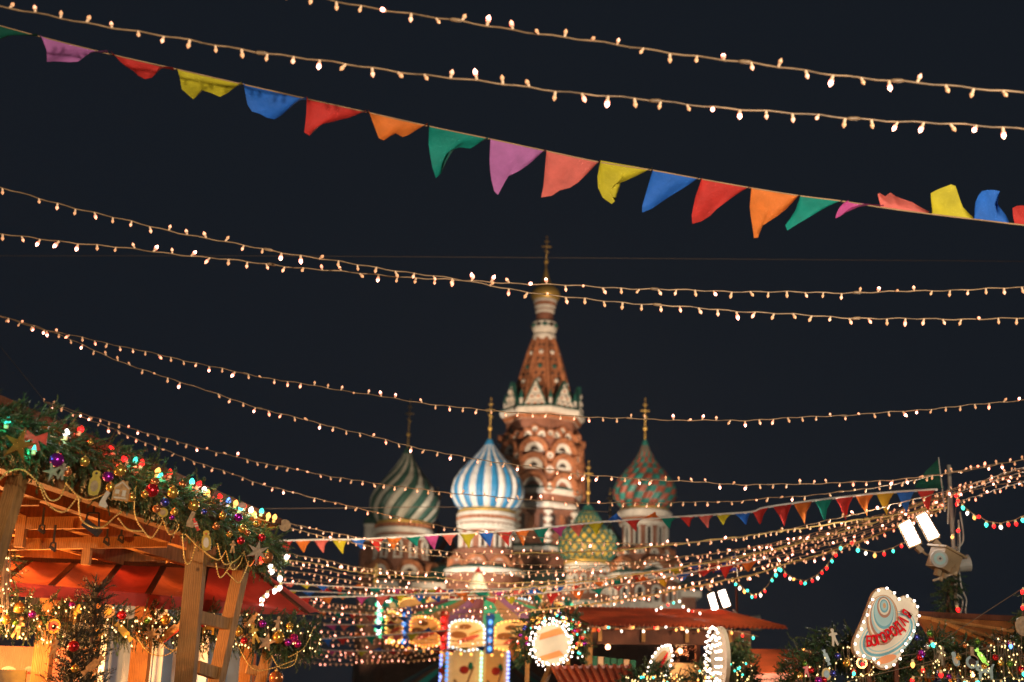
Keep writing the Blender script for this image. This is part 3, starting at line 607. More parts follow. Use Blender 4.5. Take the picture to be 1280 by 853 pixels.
# coloured bulb swags
G3 = 'swags of coloured bulbs'
def swag(pts, a, b, lb, step=.10, kinds=('red', 'teal', 'white', 'orange', 'red', 'teal'), scale=1.0): return LS(pts, a, b, lb, G3, step=step, kinds=kinds, up=0, scale=scale, spread=.15, cable='cable')
swag([(916, 722), (925, 732), (942, 743), (957, 735), (968, 716), (974, 707)], 17, 16, 'coloured swag left of the two, dipping beside the lower floodlight pole')
swag([(976, 709), (989, 721), (1007, 725), (1026, 715), (1045, 690), (1054, 676)], 16, 15, 'coloured swag dipping in the open sky right of the small floodlights')
swag([(1063, 677), (1078, 687), (1097, 690), (1114, 685), (1134, 677)], 14.6, 14.2, 'coloured swag hanging below the big floodlights')
swag([(1197, 622), (1210, 638), (1224, 646), (1245, 654), (1268, 650), (1295, 636)], 14, 13, 'coloured swag right of the lamp pole')
swag([(820, 760), (838, 752), (849, 749), (856, 757), (869, 765), (888, 761)], 21, 20.5, 'white and red bulb swag over the corrugated roof', kinds=('white', 'white', 'red', 'teal'))
swag([(735, 784), (780, 786), (830, 785), (900, 787), (935, 793), (952, 797)], 19.6, 19.6, 'coloured bulbs hung along the eave of the corrugated roof', kinds=('white', 'red', 'teal', 'white', 'orange'), step=.15)
swag([(1003, 812), (1018, 817), (1030, 815), (1044, 821), (1056, 826)], 17, 17, 'small warm bulb swag in front of the low red roof', kinds=('orange', 'orange', 'teal'), step=.14)
# plain wires
for pts, a, b, lb in (([(-20, 320), (300, 320), (640, 322), (1300, 327)], 20, 20, 'thin bare wire crossing the sky above the tower dome'),
                      ([(330, 636), (450, 635), (560, 634), (700, 637), (760, 640)], 19, 19, 'thin bare wire crossing the foot of the blue dome'),
                      ([(0, 433), (57, 503), (82, 532)], 15.4, 14, 'dark guy wire slanting down to the garland roof')):
    m = MB(); pth = hang(pts, a, b); m.tube(pth, .0045 if a > 16 else .004, 4); tag(m.build('wire', M['wire'], None, True, org=pth[0]), lb, 'wire')

# ------------------------------------------------------------------ pennants
M['stem_rope'] = mat('dull_cord', (.34, .2, .09), .7, var=.2)
def flag(parent, A, B, edge, c, seed, toward=.085, th=.002):
    rr = random.Random(seed); A = Vector(A); B = Vector(B); nu, nv = 12, 10
    e3 = [Vector(e) for e in edge]; pl = [A]+e3+[B]; Ls = [0]
    for a, b in zip(pl, pl[1:]): Ls.append(Ls[-1]+(b-a).length)
    def at(s_):
        s_ *= Ls[-1]
        for i in range(len(pl)-1):
            if s_ <= Ls[i+1]+1e-9: return pl[i].lerp(pl[i+1], (s_-Ls[i])/max(1e-9, Ls[i+1]-Ls[i]))
        return pl[-1]
    w_ = (B-A).length; k1 = rr.uniform(1.2, 2.4); ph = rr.uniform(0, 6); am = w_*toward*rr.uniform(.7, 1.4)
    vs = []
    for side in (0, 1):
        for j in range(nv+1):
            for i in range(nu+1):
                u = i/nu; v = j/nv
                p = A.lerp(B, u).lerp(at(u), v)
                dep = am*v*(math.sin(k1*math.pi*u*1.6+ph+v*2.2)+.5*math.sin(5.1*u-3*v+ph*2))*math.sin(math.pi*min(1, .15+.85*u)) - w_*.10*v*v
                vs.append(p+Vector((0, dep+side*th, 0)))
    n1 = (nu+1)*(nv+1); fs = []
    for j in range(nv):
        for i in range(nu):
            a = j*(nu+1)+i; fs.append((a, a+1, a+nu+2, a+nu+1)); fs.append((n1+a, n1+a+nu+1, n1+a+nu+2, n1+a+1))
    m = MB(); m.add(vs, fs); o = m.build('flag', M['f_'+c], parent, True); o['label'] = c.replace('darkgreen', 'dark green')+' cloth flag'; return o
def bunting(rope, Ya, Yb, label, flags, ropemat='tape', rw=.006, edge_px=None, seed=1, group='strings of coloured pennants', band=0):
    path = hang(rope, Ya, Yb, 12); m = MB(); m.tube(path, rw, 5)
    if band:
        vs = [p+Vector((0, .001, k)) for p in path for k in (-band, band)]; n = len(path); m.add(vs, [(2*i, 2*i+1, 2*i+3, 2*i+2) for i in range(n-1)])
    root = m.build('pennant_line', M[ropemat], None, True, org=path[0]); tag(root, label, 'bunting', group)
    A = P(rope[0][0], rope[0][1], Ya); B = P(rope[-1][0], rope[-1][1], Yb); dx, dy = B.x-A.x, B.y-A.y
    def on(px, py):
        d = ray(px, py); t = ((A.x-CAM.x)*dy-(A.y-CAM.y)*dx)/(d.x*dy-d.y*dx); return CAM+d*t
    for i, (c, a, b, ed) in enumerate(flags): flag(root, on(*a), on(*b), [on(*e) for e in ed], c, seed*100+i)
    return root
bunting([(-30, 24), (50, 46), (138, 68), (222, 87), (305, 106), (385, 124), (461, 141), (536, 158), (613, 174), (683, 189), (750, 203), (815, 213), (876, 224), (938, 235), (1000, 245), (1055, 252), (1105, 260), (1165, 268), (1215, 274), (1300, 284)], 6.9, 7.3,
    'line of large bright cloth pennants high across the dark sky', [
    ('darkgreen', (-30, 25), (48, 46), [(-10, 60), (10, 52)]),
    ('violet', (52, 46), (136, 67), [(58, 62), (61, 82), (80, 84), (98, 84), (108, 74), (116, 68)]),
    ('red', (141, 69), (218, 88), [(152, 80), (166, 92), (180, 105), (192, 97), (200, 86)]),
    ('yellow', (222, 87), (303, 106), [(226, 100), (229, 116), (247, 134), (253, 119), (265, 121), (277, 125), (290, 116)]),
    ('blue', (306, 107), (384, 125), [(309, 125), (312, 141), (322, 142), (334, 149), (347, 153), (362, 142), (372, 130)]),
    ('red', (385, 125), (458, 141), [(384, 145), (380, 171), (388, 171), (398, 159), (415, 157), (440, 150)]),
    ('orange', (461, 141), (535, 157), [(465, 152), (470, 165), (476, 180), (487, 176), (492, 170), (506, 177), (516, 168)]),
    ('teal', (537, 158), (610, 174), [(536, 185), (540, 208), (546, 226), (554, 215), (558, 200), (568, 190), (588, 190)]),
    ('violet', (613, 174), (682, 189), [(612, 200), (613, 225), (620, 254), (628, 238), (634, 224), (648, 216), (664, 205)]),
    ('salmon', (683, 189), (750, 203), [(681, 215), (679, 238), (676, 252), (690, 249), (702, 239), (716, 236), (732, 220)]),
    ('yellow', (751, 201), (815, 212), [(746, 222), (747, 238), (754, 250), (770, 258), (769, 252), (762, 242), (763, 234), (778, 231), (798, 222)]),
    ('blue', (816, 213), (875, 223), [(808, 240), (800, 267), (816, 262), (838, 248), (856, 236)]),
    ('red', (877, 224), (937, 235), [(868, 250), (862, 282), (868, 284), (884, 275), (898, 260), (918, 246)]),
    ('orange', (939, 235), (999, 245), [(936, 262), (937, 280), (941, 305), (945, 306), (949, 284), (965, 276), (984, 262)]),
    ('teal', (1000, 245), (1053, 252), [(992, 268), (977, 289), (982, 291), (998, 280), (1020, 267), (1040, 257)]),
    ('magenta', (1060, 252), (1104, 258), [(1050, 258), (1042, 274), (1047, 274), (1062, 262), (1080, 257)]),
    ('salmon', (1100, 259), (1160, 267), [(1095, 241), (1104, 249), (1110, 245), (1118, 251), (1140, 256)]),
    ('yellow', (1164, 268), (1215, 274), [(1163, 241), (1176, 237), (1191, 232), (1196, 244), (1203, 262)]),
    ('blue', (1217, 274), (1260, 279), [(1216, 258), (1222, 243), (1236, 238), (1250, 238), (1244, 258), (1254, 268)]),
    ('red', (1268, 280), (1310, 284), [(1264, 260), (1290, 262), (1300, 270)])], 'stem_rope', .004, seed=3, band=.004)
SEQ = ['red', 'orange', 'salmon', 'yellow', 'blue', 'red', 'orange', 'teal', 'magenta', 'salmon', 'yellow', 'blue', 'red', 'orange', 'teal', 'magenta', 'salmon', 'yellow', 'blue', 'red', 'orange', 'teal', 'red', 'salmon', 'yellow', 'blue', 'red', 'orange', 'teal', 'salmon', 'orange', 'gold', 'blue', 'red']
def interp(rope, x):
    for (a, b), (c, d) in zip(rope, rope[1:]):
        if a <= x <= c: return b+(d-b)*(x-a)/(c-a)
    return rope[-1][1]
def autoflags(rope, x0, x1, n, hgt, seq, seed, wild=.4, gap=.1, flip=(), lean=0):
    rr = random.Random(seed); out = []; w_ = (x1-x0)/n
    for i in range(n):
        a = x0+i*w_+w_*gap/2; b = a+w_*(1-gap); ya, yb = interp(rope, a), interp(rope, b)
        h = hgt*(1-rr.random()*wild); tip = (a+b)/2+lean+rr.uniform(-.5, .5)*w_*wild; s_ = -1 if i in flip else 1
        if s_ < 0: h *= .6
        yt = (ya+yb)/2+h*s_; mid = ((b+tip)/2-rr.uniform(0, .12)*w_, (yb+yt)/2-rr.uniform(0, .15)*h*s_)
        out.append((seq[(i+seed) % len(seq)], (a, ya), (b, yb), [((a+tip)/2, (ya+yt)/2), (tip, yt), mid]))
    return out
r2 = [(340, 677), (359, 676), (400, 675), (455, 674), (560, 668), (640, 664), (700, 658), (760, 652), (820, 648), (900, 643), (940, 640), (960, 634), (1050, 622), (1110, 616), (1172, 612)]
f2 = autoflags(r2, 345, 962, 27, 21, SEQ, 0, .35, .08, flip=(18, 20), lean=2)
f2 += autoflags(r2, 965, 1170, 8, 29, ['red', 'orange', 'teal', 'red', 'orange', 'gold', 'blue', 'red'], 0, .08, .1, lean=2)
bunting(r2, 19, 14, 'pennant line running from the roof corner past the domes to the lamp pole', f2, 'tape', .008, seed=5, band=.012)
low = [
 ([(348, 728), (400, 732), (470, 735), (560, 737), (640, 736)], 21, 21, 348, 640, 13, 11, 'pennant line low behind the strings, below the green swirl dome tower'),
 ([(366, 747), (430, 746), (476, 745), (560, 741), (640, 738), (720, 731), (800, 717), (880, 705), (960, 695)], 22, 16.5, 370, 955, 24, 15, 'white tape pennant line sweeping up over the carousel roof'),
 ([(404, 781), (480, 781), (520, 780)], 28, 28, 404, 500, 5, 9, 'short pennant line with a magenta flag left of the carousel panels'),
 ([(402, 799), (450, 796), (501, 793), (560, 788)], 29, 29, 402, 560, 9, 13, 'pennant line starting with a yellow flag under the carousel panels'),
 ([(387, 812), (450, 814), (560, 812), (620, 806)], 31, 31, 390, 610, 12, 8, 'lowest pennant line, just above the green striped tent'),
 ([(352, 738), (420, 741), (500, 745), (600, 744)], 23, 23, 352, 600, 11, 12, 'pennant line between the two lowest ones beside the red awning tip'),
 ([(392, 764), (450, 768), (520, 772)], 27, 27, 394, 515, 6, 10, 'short pennant line just left of the green lit end of the carousel'),
 ([(560, 750), (640, 745), (720, 738), (800, 728), (860, 716), (960, 698)], 20, 16, 600, 950, 13, 17, 'pennant line above the wreathed sign and the corrugated roof'),
]
for i, (rp, a, b, x0, x1, n, h, lb) in enumerate(low):
    bunting(rp, a, b, lb, autoflags(rp, x0, x1, n, h, SEQ, i*3+2, .5, .15, flip=(2, 7) if i % 2 else (4,)), 'tape', .008, seed=10+i, band=.012 if i in (1, 3, 7) else 0)
# two triangular flags on the poles
fl = empty('triangle_flag', P(1180, 612, 14.2), 'dark green triangular flag standing on the right lamp pole', 'flag')
m = MB(); m.bar(P(1181, 640, 14.2), P(1173, 572, 14.2), .012, .012); m.build('flag_staff', M['grey'], fl)
flag(fl, P(1173, 573, 14.2), P(1180, 612, 14.2), [P(1158, 588, 14.2), P(1140, 611, 14.2)], 'darkgreen', 77).name = 'flag_cloth'
fl = empty('triangle_flag', P(921, 714, 17), 'dark blue triangular flag between the strings left of the lamp pole', 'flag')
m = MB(); m.bar(P(922, 722, 17), P(919, 691, 17), .012, .012); m.build('flag_staff', M['grey'], fl)
flag(fl, P(919, 692, 17), P(921, 714, 17), [P(905, 702, 17), P(888, 716, 17)], 'indigo', 78).name = 'flag_cloth'
# ------------------------------------------------------------------ unseen floodlight masts, added to light pennants and strings
WARMW = (1, .86, .70)
def mast(x, y, h, to, pw, lb, angle=70):
    e = empty('added_floodlight_mast', (x, y, 0), lb, 'floodlight mast')
    m = MB(); m.tube([(x, y, 0), (x, y, h)], .06, 8); m.box((x, y, .05), (.4, .4, .1)); m.bar((x-.5, y, h), (x+.5, y, h), .06, .06); m.build('pole', M['black'], e)
    for s_ in (-.35, .35):
        p = Vector((x+s_, y, h+.2)); d = (Vector(to)-p).normalized(); q = d.to_track_quat('Y', 'Z').to_matrix()
        m = MB(); m.box(p, (.4, .16, .3), 0, q); hd = m.build('lamp_head', M['black'], e)
        m = MB(); m.box(p+d*.085, (.34, .01, .24), 0, q); m.build('lens', M['flood'], hd)
        lamp('SPOT', p+d*.12, Vector(to)+Vector((s_*2, 0, 0)), pw, WARMW, .16, angle, e, .8)
mast(3.4, -3.6, 2.6, (.3, 8, 6.3), 3300, 'added black twin floodlight mast, out of sight behind the viewer to the right', 61)  # assumed mast out of view, added to light the big pennants and cables
mast(6.4, -2.5, 3.4, (.6, 20, 6.4), 1300, 'added black twin floodlight mast, out of sight beside the market alley on the viewer right', 40)  # added mast out of view, lights the strings further down the market

WARMW = (1, .78, .55)
mast(-3.9, 13.6, 2.6, (1.5, 24, 4.6), 800, 'added twin floodlight mast, out of sight behind the red awning stall', 80)  # unseen mast, added to brighten the low pennant rows
WARMW = (1, .86, .70)
# ------------------------------------------------------------------ greenery
def sprig(mb, base, d, L, n, nl=.032, nw=.0045, mt=0, rr=random):
    base = Vector(base); d = Vector(d).normalized(); u, v = perp(d); tipp = base+d*L
    mb.add([base+u*.003, base-u*.003, tipp], [(0, 1, 2)], 2)
    for i in range(n):
        t = (i+.5)/n; c = base+d*(L*t); a = rr.uniform(0, 6.283); s_ = u*math.cos(a)+v*math.sin(a)
        nd = (s_*rr.uniform(.6, 1)+d*rr.uniform(.5, 1.1)).normalized(); l_ = nl*rr.uniform(.7, 1.2)*(1-.4*t); w_ = nd.cross(d).normalized()*nw*.5
        mb.add([c+w_, c-w_, c+nd*l_*.6-w_*.8, c+nd*l_, c+nd*l_*.6+w_*.8], [(0, 1, 2, 3, 4)], mt)
def garland(path, rad, n, name_label, L=.14, nn=34, nl=.034, nw=.005, group=None, down=.35, seed=1, name='spruce_garland', org=None, cat='garland'):
    rr = random.Random(seed); pth = [Vector(p) for p in path]; m = MB(); st = MB()
    root = empty(name, pth[0], name_label, cat, group); segs = [(a, b, (b-a).length) for a, b in zip(pth, pth[1:])]; tot = sum(s_[2] for s_ in segs)
    for i in range(n):
        s_ = rr.random()*tot
        for a, b, l_ in segs:
            if s_ <= l_: break
            s_ -= l_
        t = s_/max(l_, 1e-6); c = a.lerp(b, t); d = (b-a).normalized(); u, v = perp(d)
        an = rr.uniform(0, 6.283); q = (u*math.cos(an)+v*math.sin(an)); rd = rad if not callable(rad) else rad((c-pth[0]).length/tot)
        c2 = c+q*rd*rr.uniform(.0, .9)
        dr = (q+d*rr.uniform(-.7, .9)+Vector((0, 0, -down))+Vector((rr.gauss(0, .3), rr.gauss(0, .3), rr.gauss(0, .3)))).normalized()
        sprig(m, c2, dr, L*rr.uniform(.7, 1.3), nn, nl, nw, 0 if rr.random() < .72 else 1, rr)
    m.build('needles', [M['needle'], M['needle2'], M['stem']], root)
    st.tube(pth, .018, 6); st.build('branch', M['stem'], root, True)
    return root

# ------------------------------------------------------------------ ornaments
ORN = []     # (garland phrase, kind phrase, px, object) -> labelled by their order at the end
def orn(o, where, kind, px, cat): ORN.append((where, kind, px, o, cat)); return o
OM = {}
def omesh(key, fn, mats, smooth=True):
    if key not in OM:
        m = MB(); fn(m); o = m.build('shape', mats, None, smooth); OM[key] = o.data; bpy.data.objects.remove(o)
    return OM[key]
def bauble(p, r, c, where, px, style=0):
    root = empty('bauble', p, None, None)
    def shell(m):
        m.ball((0, 0, 0), 1, 18, 12)
        if style == 1:
            for k in range(-2, 3): m.lathe((0, 0, k*.3), [(-.05, math.sqrt(max(.05, 1-(k*.3)**2))*1.0), (0, math.sqrt(max(.05, 1-(k*.3)**2))*1.05), (.05, math.sqrt(max(.05, 1-(k*.3)**2)))], 18)
    me = omesh(('shell', c, style), shell, [M['o_'+c]])
    o = place(me, 'shell', root, p, Matrix.Identity(3).to_quaternion()); o.scale = (r,)*3
    me = omesh('cap', lambda m: (m.lathe((0, 0, .93), [(0, .24), (.16, .22), (.18, .05)], 10), m.sector((0, 0, 1.2), (1, 0, 0), (0, -1, 0), .08, .14, -.03, .03, 0, 0, 360, 8)), [M['gold']])
    o = place(me, 'hanger_cap', root, p, Matrix.Identity(3).to_quaternion()); o.scale = (r,)*3
    return orn(root, where, ('ribbed ' if style else 'round ')+c+' bauble', px, 'bauble')
def cut(p, outline, sc_, matk, where, kind, px, cat='ornament', rot=0, trim=None, name='cutout_ornament', th=.012, yaw=0, tm='o_icing'):
    q = Matrix.Rotation(yaw, 3, 'Z') @ Matrix.Rotation(rot, 3, 'Y')
    root = empty(name, p, None, None); m = MB()
    m.prism([Vector(p)+q @ Vector((x*sc_, 0, y*sc_)) for x, y in outline], q @ Vector((0, 1, 0)), th, 0); m.build('body', M[matk], root)
    if trim:
        for i, tr in enumerate(trim):
            m = MB(); m.prism([Vector(p)+q @ Vector((x*sc_, -th*.62, y*sc_)) for x, y in tr[1]], q @ Vector((0, 1, 0)), th*.3, 0); m.build(tr[0], M[tr[2] if len(tr) > 2 else tm], root)
    return orn(root, where, kind, px, cat)
def circ(cx_, cy_, r, n=12, ry=None): return [(cx_+r*math.cos(2*math.pi*i/n), cy_+(ry or r)*math.sin(2*math.pi*i/n)) for i in range(n)]
def starpts(n=5, ri=.42): return [((1 if i % 2 == 0 else ri)*math.sin(math.pi*i/n), (1 if i % 2 == 0 else ri)*math.cos(math.pi*i/n)) for i in range(2*n)]
FIG = [(-.12, .55), (-.2, .8), (-.1, 1), (.1, 1), (.2, .8), (.12, .55), (.45, .45), (.5, .25), (.2, .2), (.22, -.1), (.4, -.85), (.2, -1), (.02, -.35), (-.02, -.35), (-.2, -1), (-.4, -.85), (-.22, -.1), (-.2, .2), (-.5, .25), (-.45, .45)]
PENG = [(0, 1), (.25, .92), (.32, .7), (.26, .5), (.42, .2), (.46, -.4), (.35, -.9), (0, -1), (-.35, -.9), (-.46, -.4), (-.42, .2), (-.26, .5), (-.32, .7), (-.25, .92)]
HOUSE = [(-.8, -1), (.8, -1), (.8, .15), (.95, .2), (.5, .62), (.5, .95), (.3, .95), (.3, .78), (0, 1), (-.95, .2), (-.8, .15)]
BOOT = [(-.5, 1), (0, 1), (.05, -.1), (.6, -.45), (.6, -.85), (-.3, -1), (-.45, -.5)]
CANDY = [(-1, .25), (-.6, .1), (-.45, .28), (.45, .28), (.6, .1), (1, .25), (1, -.25), (.6, -.1), (.45, -.28), (-.45, -.28), (-.6, -.1), (-1, -.25)]
ANIMAL = [(-.9, .1), (-.7, .5), (-.35, .55), (-.2, .25), (.5, .3), (.8, .7), (.95, .65), (.75, .2), (.75, -.8), (.5, -.8), (.45, -.2), (-.3, -.2), (-.35, -.8), (-.6, -.8), (-.6, -.05)]
BOW = [(0, .15), (-.9, .6), (-1, -.5), (-.15, -.1), (-.5, -1), (-.2, -1.1), (0, -.3), (.3, -1.1), (.6, -1), (.15, -.1), (1, -.5), (.9, .6)]
def ball_on(p, r_px, c, where, px, style=0): bauble(p, r_px*mpp(p), c, where, px, style)
def chain(pts, where, lb_px, r=.006, name='bead_chain'):
    pp = resample(pts, .02); m = MB(); m.tube(pp, r*.45, 4)
    for p in pp[::1]: m.ball(p, r, 5, 3)
    return orn(m.build(name, M['chain'], None, True, org=pp[0]), where, 'gold bead chain', lb_px, 'bead chain')

# ------------------------------------------------------------------ the timber stall on the left
eA, eB = PZ(0, 508, 3.25), PZ(342, 654, 3.25)
dirE = (eB-eA).normalized(); dirL = Vector((-dirE.y, dirE.x, 0)).normalized()
if dirL.x > 0: dirL = -dirL
eA = eA-dirE*1.6
LEN = (eB-eA).length
def EV(s_, l, dz): return eA+dirE*s_+dirL*l+Vector((0, 0, dz+l*.04-.04))       # s along the eave, l inwards
def onplane(px, py, off=0.0):             # a pixel on the upright plane off metres inside the eave
    a = eA+dirL*off; d = ray(px, py); t = ((a.x-CAM.x)*dirE.y-(a.y-CAM.y)*dirE.x)/(d.x*dirE.y-d.y*dirE.x); return CAM+d*t
st = empty('market_stall', (eB.x-1.5, eB.y-1, 0), 'open timber market stall with orange lit rafters under a spruce garland', 'market stall')
m = MB(); tw_, bt = [EV(0, -.05, .03), EV(LEN, -.05, .03), EV(LEN+3.4, 2.6, .03), EV(LEN+3.4, 6, .03), EV(0, 6, .03)], None
m.prism(tw_, (0, 0, 1), .03); m.build('roof_boards', M['wood_orange'], st)
m = MB()
m.bar(EV(-.1, -.06, .045), EV(LEN+.04, -.06, .045), .03, .05, 0); m.bar(EV(LEN+.02, -.06, .045), EV(LEN+3.42, 2.6, .045), .03, .05, 0); m.build('roof_edge_trim', M['wood_dark'], st)
for i, (l, dz, wd, ht) in enumerate(((.16, -.16, .09, .16), (.62, -.15, .07, .12), (1.15, -.15, .07, .12), (1.8, -.15, .07, .14), (2.6, -.15, .07, .14))):
    m = MB(); m.bar(EV(0, l, dz), EV(LEN-.05+max(0, l-.3)*1.25, l, dz), wd, ht); m.build('eave_beam' if i == 0 else 'purlin', M['wood_tan'] if i == 0 else M['wood'], st)
for k in range(-5, 9):
    s_ = LEN-.12-k*.62; m = MB(); m.bar(EV(s_, max(0, -k*.5), -.04), EV(s_+.3, 5.0, -.04), .05, .09); m.build('rafter', M['wood'], st)
for k in range(4):      # struts from the ceiling that carry the lamps
    s_ = LEN-.5-k*.9; m = MB(); m.bar(EV(s_, .62, -.2), EV(s_-.5, 1.9, -.35), .05, .08); m.bar(EV(s_-.2, 1.15, -.2), EV(s_-.2, 1.15, -.42), .06, .06); m.build('strut', M['wood'], st)
p0t = onplane(248, 672, .16); p0b = onplane(227, 870, .16)
def post(par, x, y, zt, w_=.12, mt='wood_tan', nm='post', d_=.12, z0=0): m = MB(); m.bar((x, y, z0), (x, y, zt), w_, d_, up=(0, 1, 0)); return m.build(nm, M[mt], par)
post(st, p0t.x, p0t.y, 2.98, .125); qa, qb = onplane(30, 572, .16), onplane(-14, 720, .16); m = MB(); m.bar(qa, qa+(qb-qa)*(qa.z/(qa.z-qb.z)), .085, .08, up=dirL); m.build('slanted_leg', M['wood_tan'], st)
post(st, p0t.x+dirL.x*5, p0t.y+dirL.y*5, 3.3)
lg_t = onplane(306, 692, .16); lg_b = onplane(270, 853, .16); lg_b = lg_b+(lg_b-lg_t)*.0
m = MB(); dd = (lg_b-lg_t); k_ = lg_t.z/(-dd.z); m.bar(lg_t, lg_t+dd*k_, .10, .09, up=dirL); m.build('slanted_leg', M['wood_tan'], st)
for ya, yb in ((698, 707), (771, 781), (834, 843)):
    a = onplane(246, ya, .16); t = (yb-692)/(853-692); b = onplane(306-36*t, yb, .16); m = MB(); m.bar(a, b, .05, .085); m.build('rung', M['wood_tan'], st)
# small black track lamps under the roof
for (x, y) in ((115, 660, ), (151, 676), (171, 671), (133, 679), (52, 664), (66, 686)):
    p = onplane(x, y, .9 if x != 115 else .3)
    sp = empty('track_lamp', p, None, None); m = MB(); q = Matrix.Rotation(.6, 3, 'Y')
    big = x == 115; a_ = .085 if big else .035
    m.box(p, (a_*1.3, a_*.8, a_*.6), 0, q); m.bar(p+Vector((-a_*.6, 0, 0)), p+Vector((-a_*.4, 0, a_*1.1)), .01, .01); m.bar(p+Vector((a_*.5, 0, 0)), p+Vector((a_*.4, 0, a_*1.1)), .01, .01); m.bar(p+Vector((-a_*.4, 0, a_*1.1)), p+Vector((a_*.4, 0, a_*1.1)), .01, .01); m.build('housing', M['black'], sp)
    m = MB(); m.bar(p+Vector((0, 0, a_*1.1)), p+Vector((0, 0, a_*1.1+.12)), .012, .012); m.build('bracket', M['black'], sp)
    orn(sp, 'under the timber stall roof', 'large hooked black track lamp' if big else 'small black track lamp', x, 'lamp')
for s_, l, pw in ((LEN+.6, 3.0, 750), (LEN-1.0, 2.4, 560), (LEN-3.0, 2.2, 230)):  # assumed lamps out of view, added for the orange light on the ceiling
    p = EV(s_, l, -.95); sp = empty('assumed_pendant_lamp', p, None, None); orn(sp, 'inside the timber stall', 'assumed warm shaded pendant lamp', p.y, 'lamp')
    m = MB(); m.lathe(p, [(0, .045), (.06, .04), (.12, .03), (.14, .02)], 14); m.tube([p+Vector((0, 0, .14)), p+Vector((0, 0, 1.0))], .004, 4); m.build('lamp_shade', M['black'], sp)
    m = MB(); m.ball(p+Vector((0, 0, -.02)), .045, 10, 6); m.build('bulb', M['b2'], sp); lamp('POINT', p+Vector((0, 0, -.14)), None, pw, (1, .42, .13), .06, parent=sp)
# the lamp under the eave that lights garland and post
lp = onplane(150, 760, -1.2); 

# spruce garland on the eave
WL = 'on the timber stall garland'
gpath = [onplane(-60, 527, -.06), onplane(30, 545, -.06), onplane(100, 571, -.06), onplane(180, 606, -.06), onplane(250, 638, -.06), onplane(305, 675, -.04), onplane(336, 690, -.04)]
garland(gpath, lambda t: .15+.03*math.sin(t*40), 1900, 'thick spruce garland full of baubles along the timber stall roof', seed=4, L=.10, nn=30, nl=.034, nw=.006, down=.4)
g2 = [onplane(338, 668, -.05), onplane(342, 690, -.05), onplane(340, 705, -.05)]
garland(g2, .08, 120, 'short spruce tuft hanging at the far corner of the timber stall', seed=5, L=.10, nn=28)
def gp(px, py, off=.26): return onplane(px, py, -off)
for (x, y, r, c, s_) in ((71, 575, 9.5, 'purple', 0), (150, 588, 8, 'gold', 0), (135, 596, 7, 'purple', 1), (138, 609, 6, 'gold', 1), (190, 613, 9, 'red', 0), (193, 603, 6, 'copper', 0), (216, 616, 7.5, 'gold', 0), (206, 628, 6, 'blue', 0), (196, 636, 5.5, 'copper', 1), (218, 640, 5, 'gold', 1), (242, 632, 7.5, 'gold', 0), (298, 647, 5.5, 'purple', 0), (303, 661, 5.5, 'gold', 0), (301, 676, 5, 'red', 0), (334, 697, 8, 'copper', 1), (309, 666, 4, 'copper', 0), (215, 647, 3.5, 'purple', 0), (270, 658, 4.5, 'copper', 0), (181, 618, 5, 'gold', 0), (106, 577, 6.5, 'gold', 0), (113, 553, 4, 'gold', 0), (228, 606, 5, 'copper', 0), (327, 672, 5, 'red', 1), (164, 622, 6, 'gold', 0), (278, 645, 5, 'gold', 0), (84, 590, 6, 'copper', 1), (255, 640, 4, 'blue', 0), (287, 668, 4, 'gold', 1), (320, 655, 4, 'gold', 0)):
    ball_on(gp(x, y), r*.95, c, WL, x, s_)
S_ = mpp(gp(70, 570))
cut(gp(24, 556), starpts(5, .3), 22*S_, 'o_gold', WL, 'big gold star', 24, 'star', .25, name='star_ornament')
cut(gp(66, 590), starpts(5, .3), 13*S_, 'o_straw', WL, 'pale straw star', 66, 'star', -.3, name='star_ornament')
cut(gp(322, 690), starpts(6, .35), 15*mpp(gp(322, 690)), 'o_straw', WL, 'grey straw star', 322, 'star', .1, name='star_ornament')
cut(gp(45, 548), BOW, 14*S_, 'o_redp', WL, 'red ribbon bow', 45, 'bow', .1, name='ribbon_bow')
cut(gp(119, 604), PENG, 17*S_, 'o_yellow', WL, 'long pale yellow wooden bird', 119, rot=.06, trim=[('eye', circ(0, .75, .1), 'dark'), ('belly', circ(0, -.25, .3, 12, .45), 'o_wood')])
cut(gp(152, 613), HOUSE, 14*S_, 'o_ginger', WL, 'iced gingerbread house', 152, 'gingerbread', .08, trim=[('icing', [(-.6, -.85), (.6, -.85), (.6, -.7), (-.6, -.7)]), ('window', [(-.55, -.4), (-.15, -.4), (-.15, 0), (-.55, 0)]), ('door', [(.15, -.6), (.5, -.6), (.5, 0), (.15, 0)]), ('icing', [(-.8, .2), (0, .85), (.8, .2), (.7, .15), (0, .7), (-.7, .15)])], name='gingerbread_house')
cut(gp(258, 676), PENG, 13*mpp(gp(258, 676)), 'o_yellow', WL, 'pale penguin cutout', 258, rot=-.1, trim=[('belly', circ(0, -.2, .28, 12, .5)), ('beak', [(-.1, .7), (.1, .7), (0, .5)], 'o_redp')])
cut(gp(204, 641), circ(0, 0, 1, 16), 7*S_, 'o_yellow', WL, 'yellow disc', 204, trim=[('rim', circ(0, 0, .6, 12), 'o_wood')])
cut(gp(240, 650), BOOT, 12*S_, 'o_wood', WL, 'pale wooden boot', 240, rot=.4)
cut(gp(245, 656), CANDY, 10*S_, 'o_redp', WL, 'striped red sweet', 245, rot=1.1, trim=[('stripe', [(-.3, -.27), (-.1, -.27), (0, .27), (-.2, .27)]), ('stripe', [(.1, -.27), (.3, -.27), (.4, .27), (.2, .27)])])
cut(gp(132, 625), BOOT, 11*S_, 'o_icing', WL, 'small white skate', 132, rot=.5)
cut(gp(291, 684), FIG, 8*mpp(gp(291, 684)), 'o_ginger', WL, 'little gingerbread man', 291, 'gingerbread', trim=[('icing', circ(0, .78, .08)), ('icing', circ(0, .1, .08))], name='gingerbread_man')
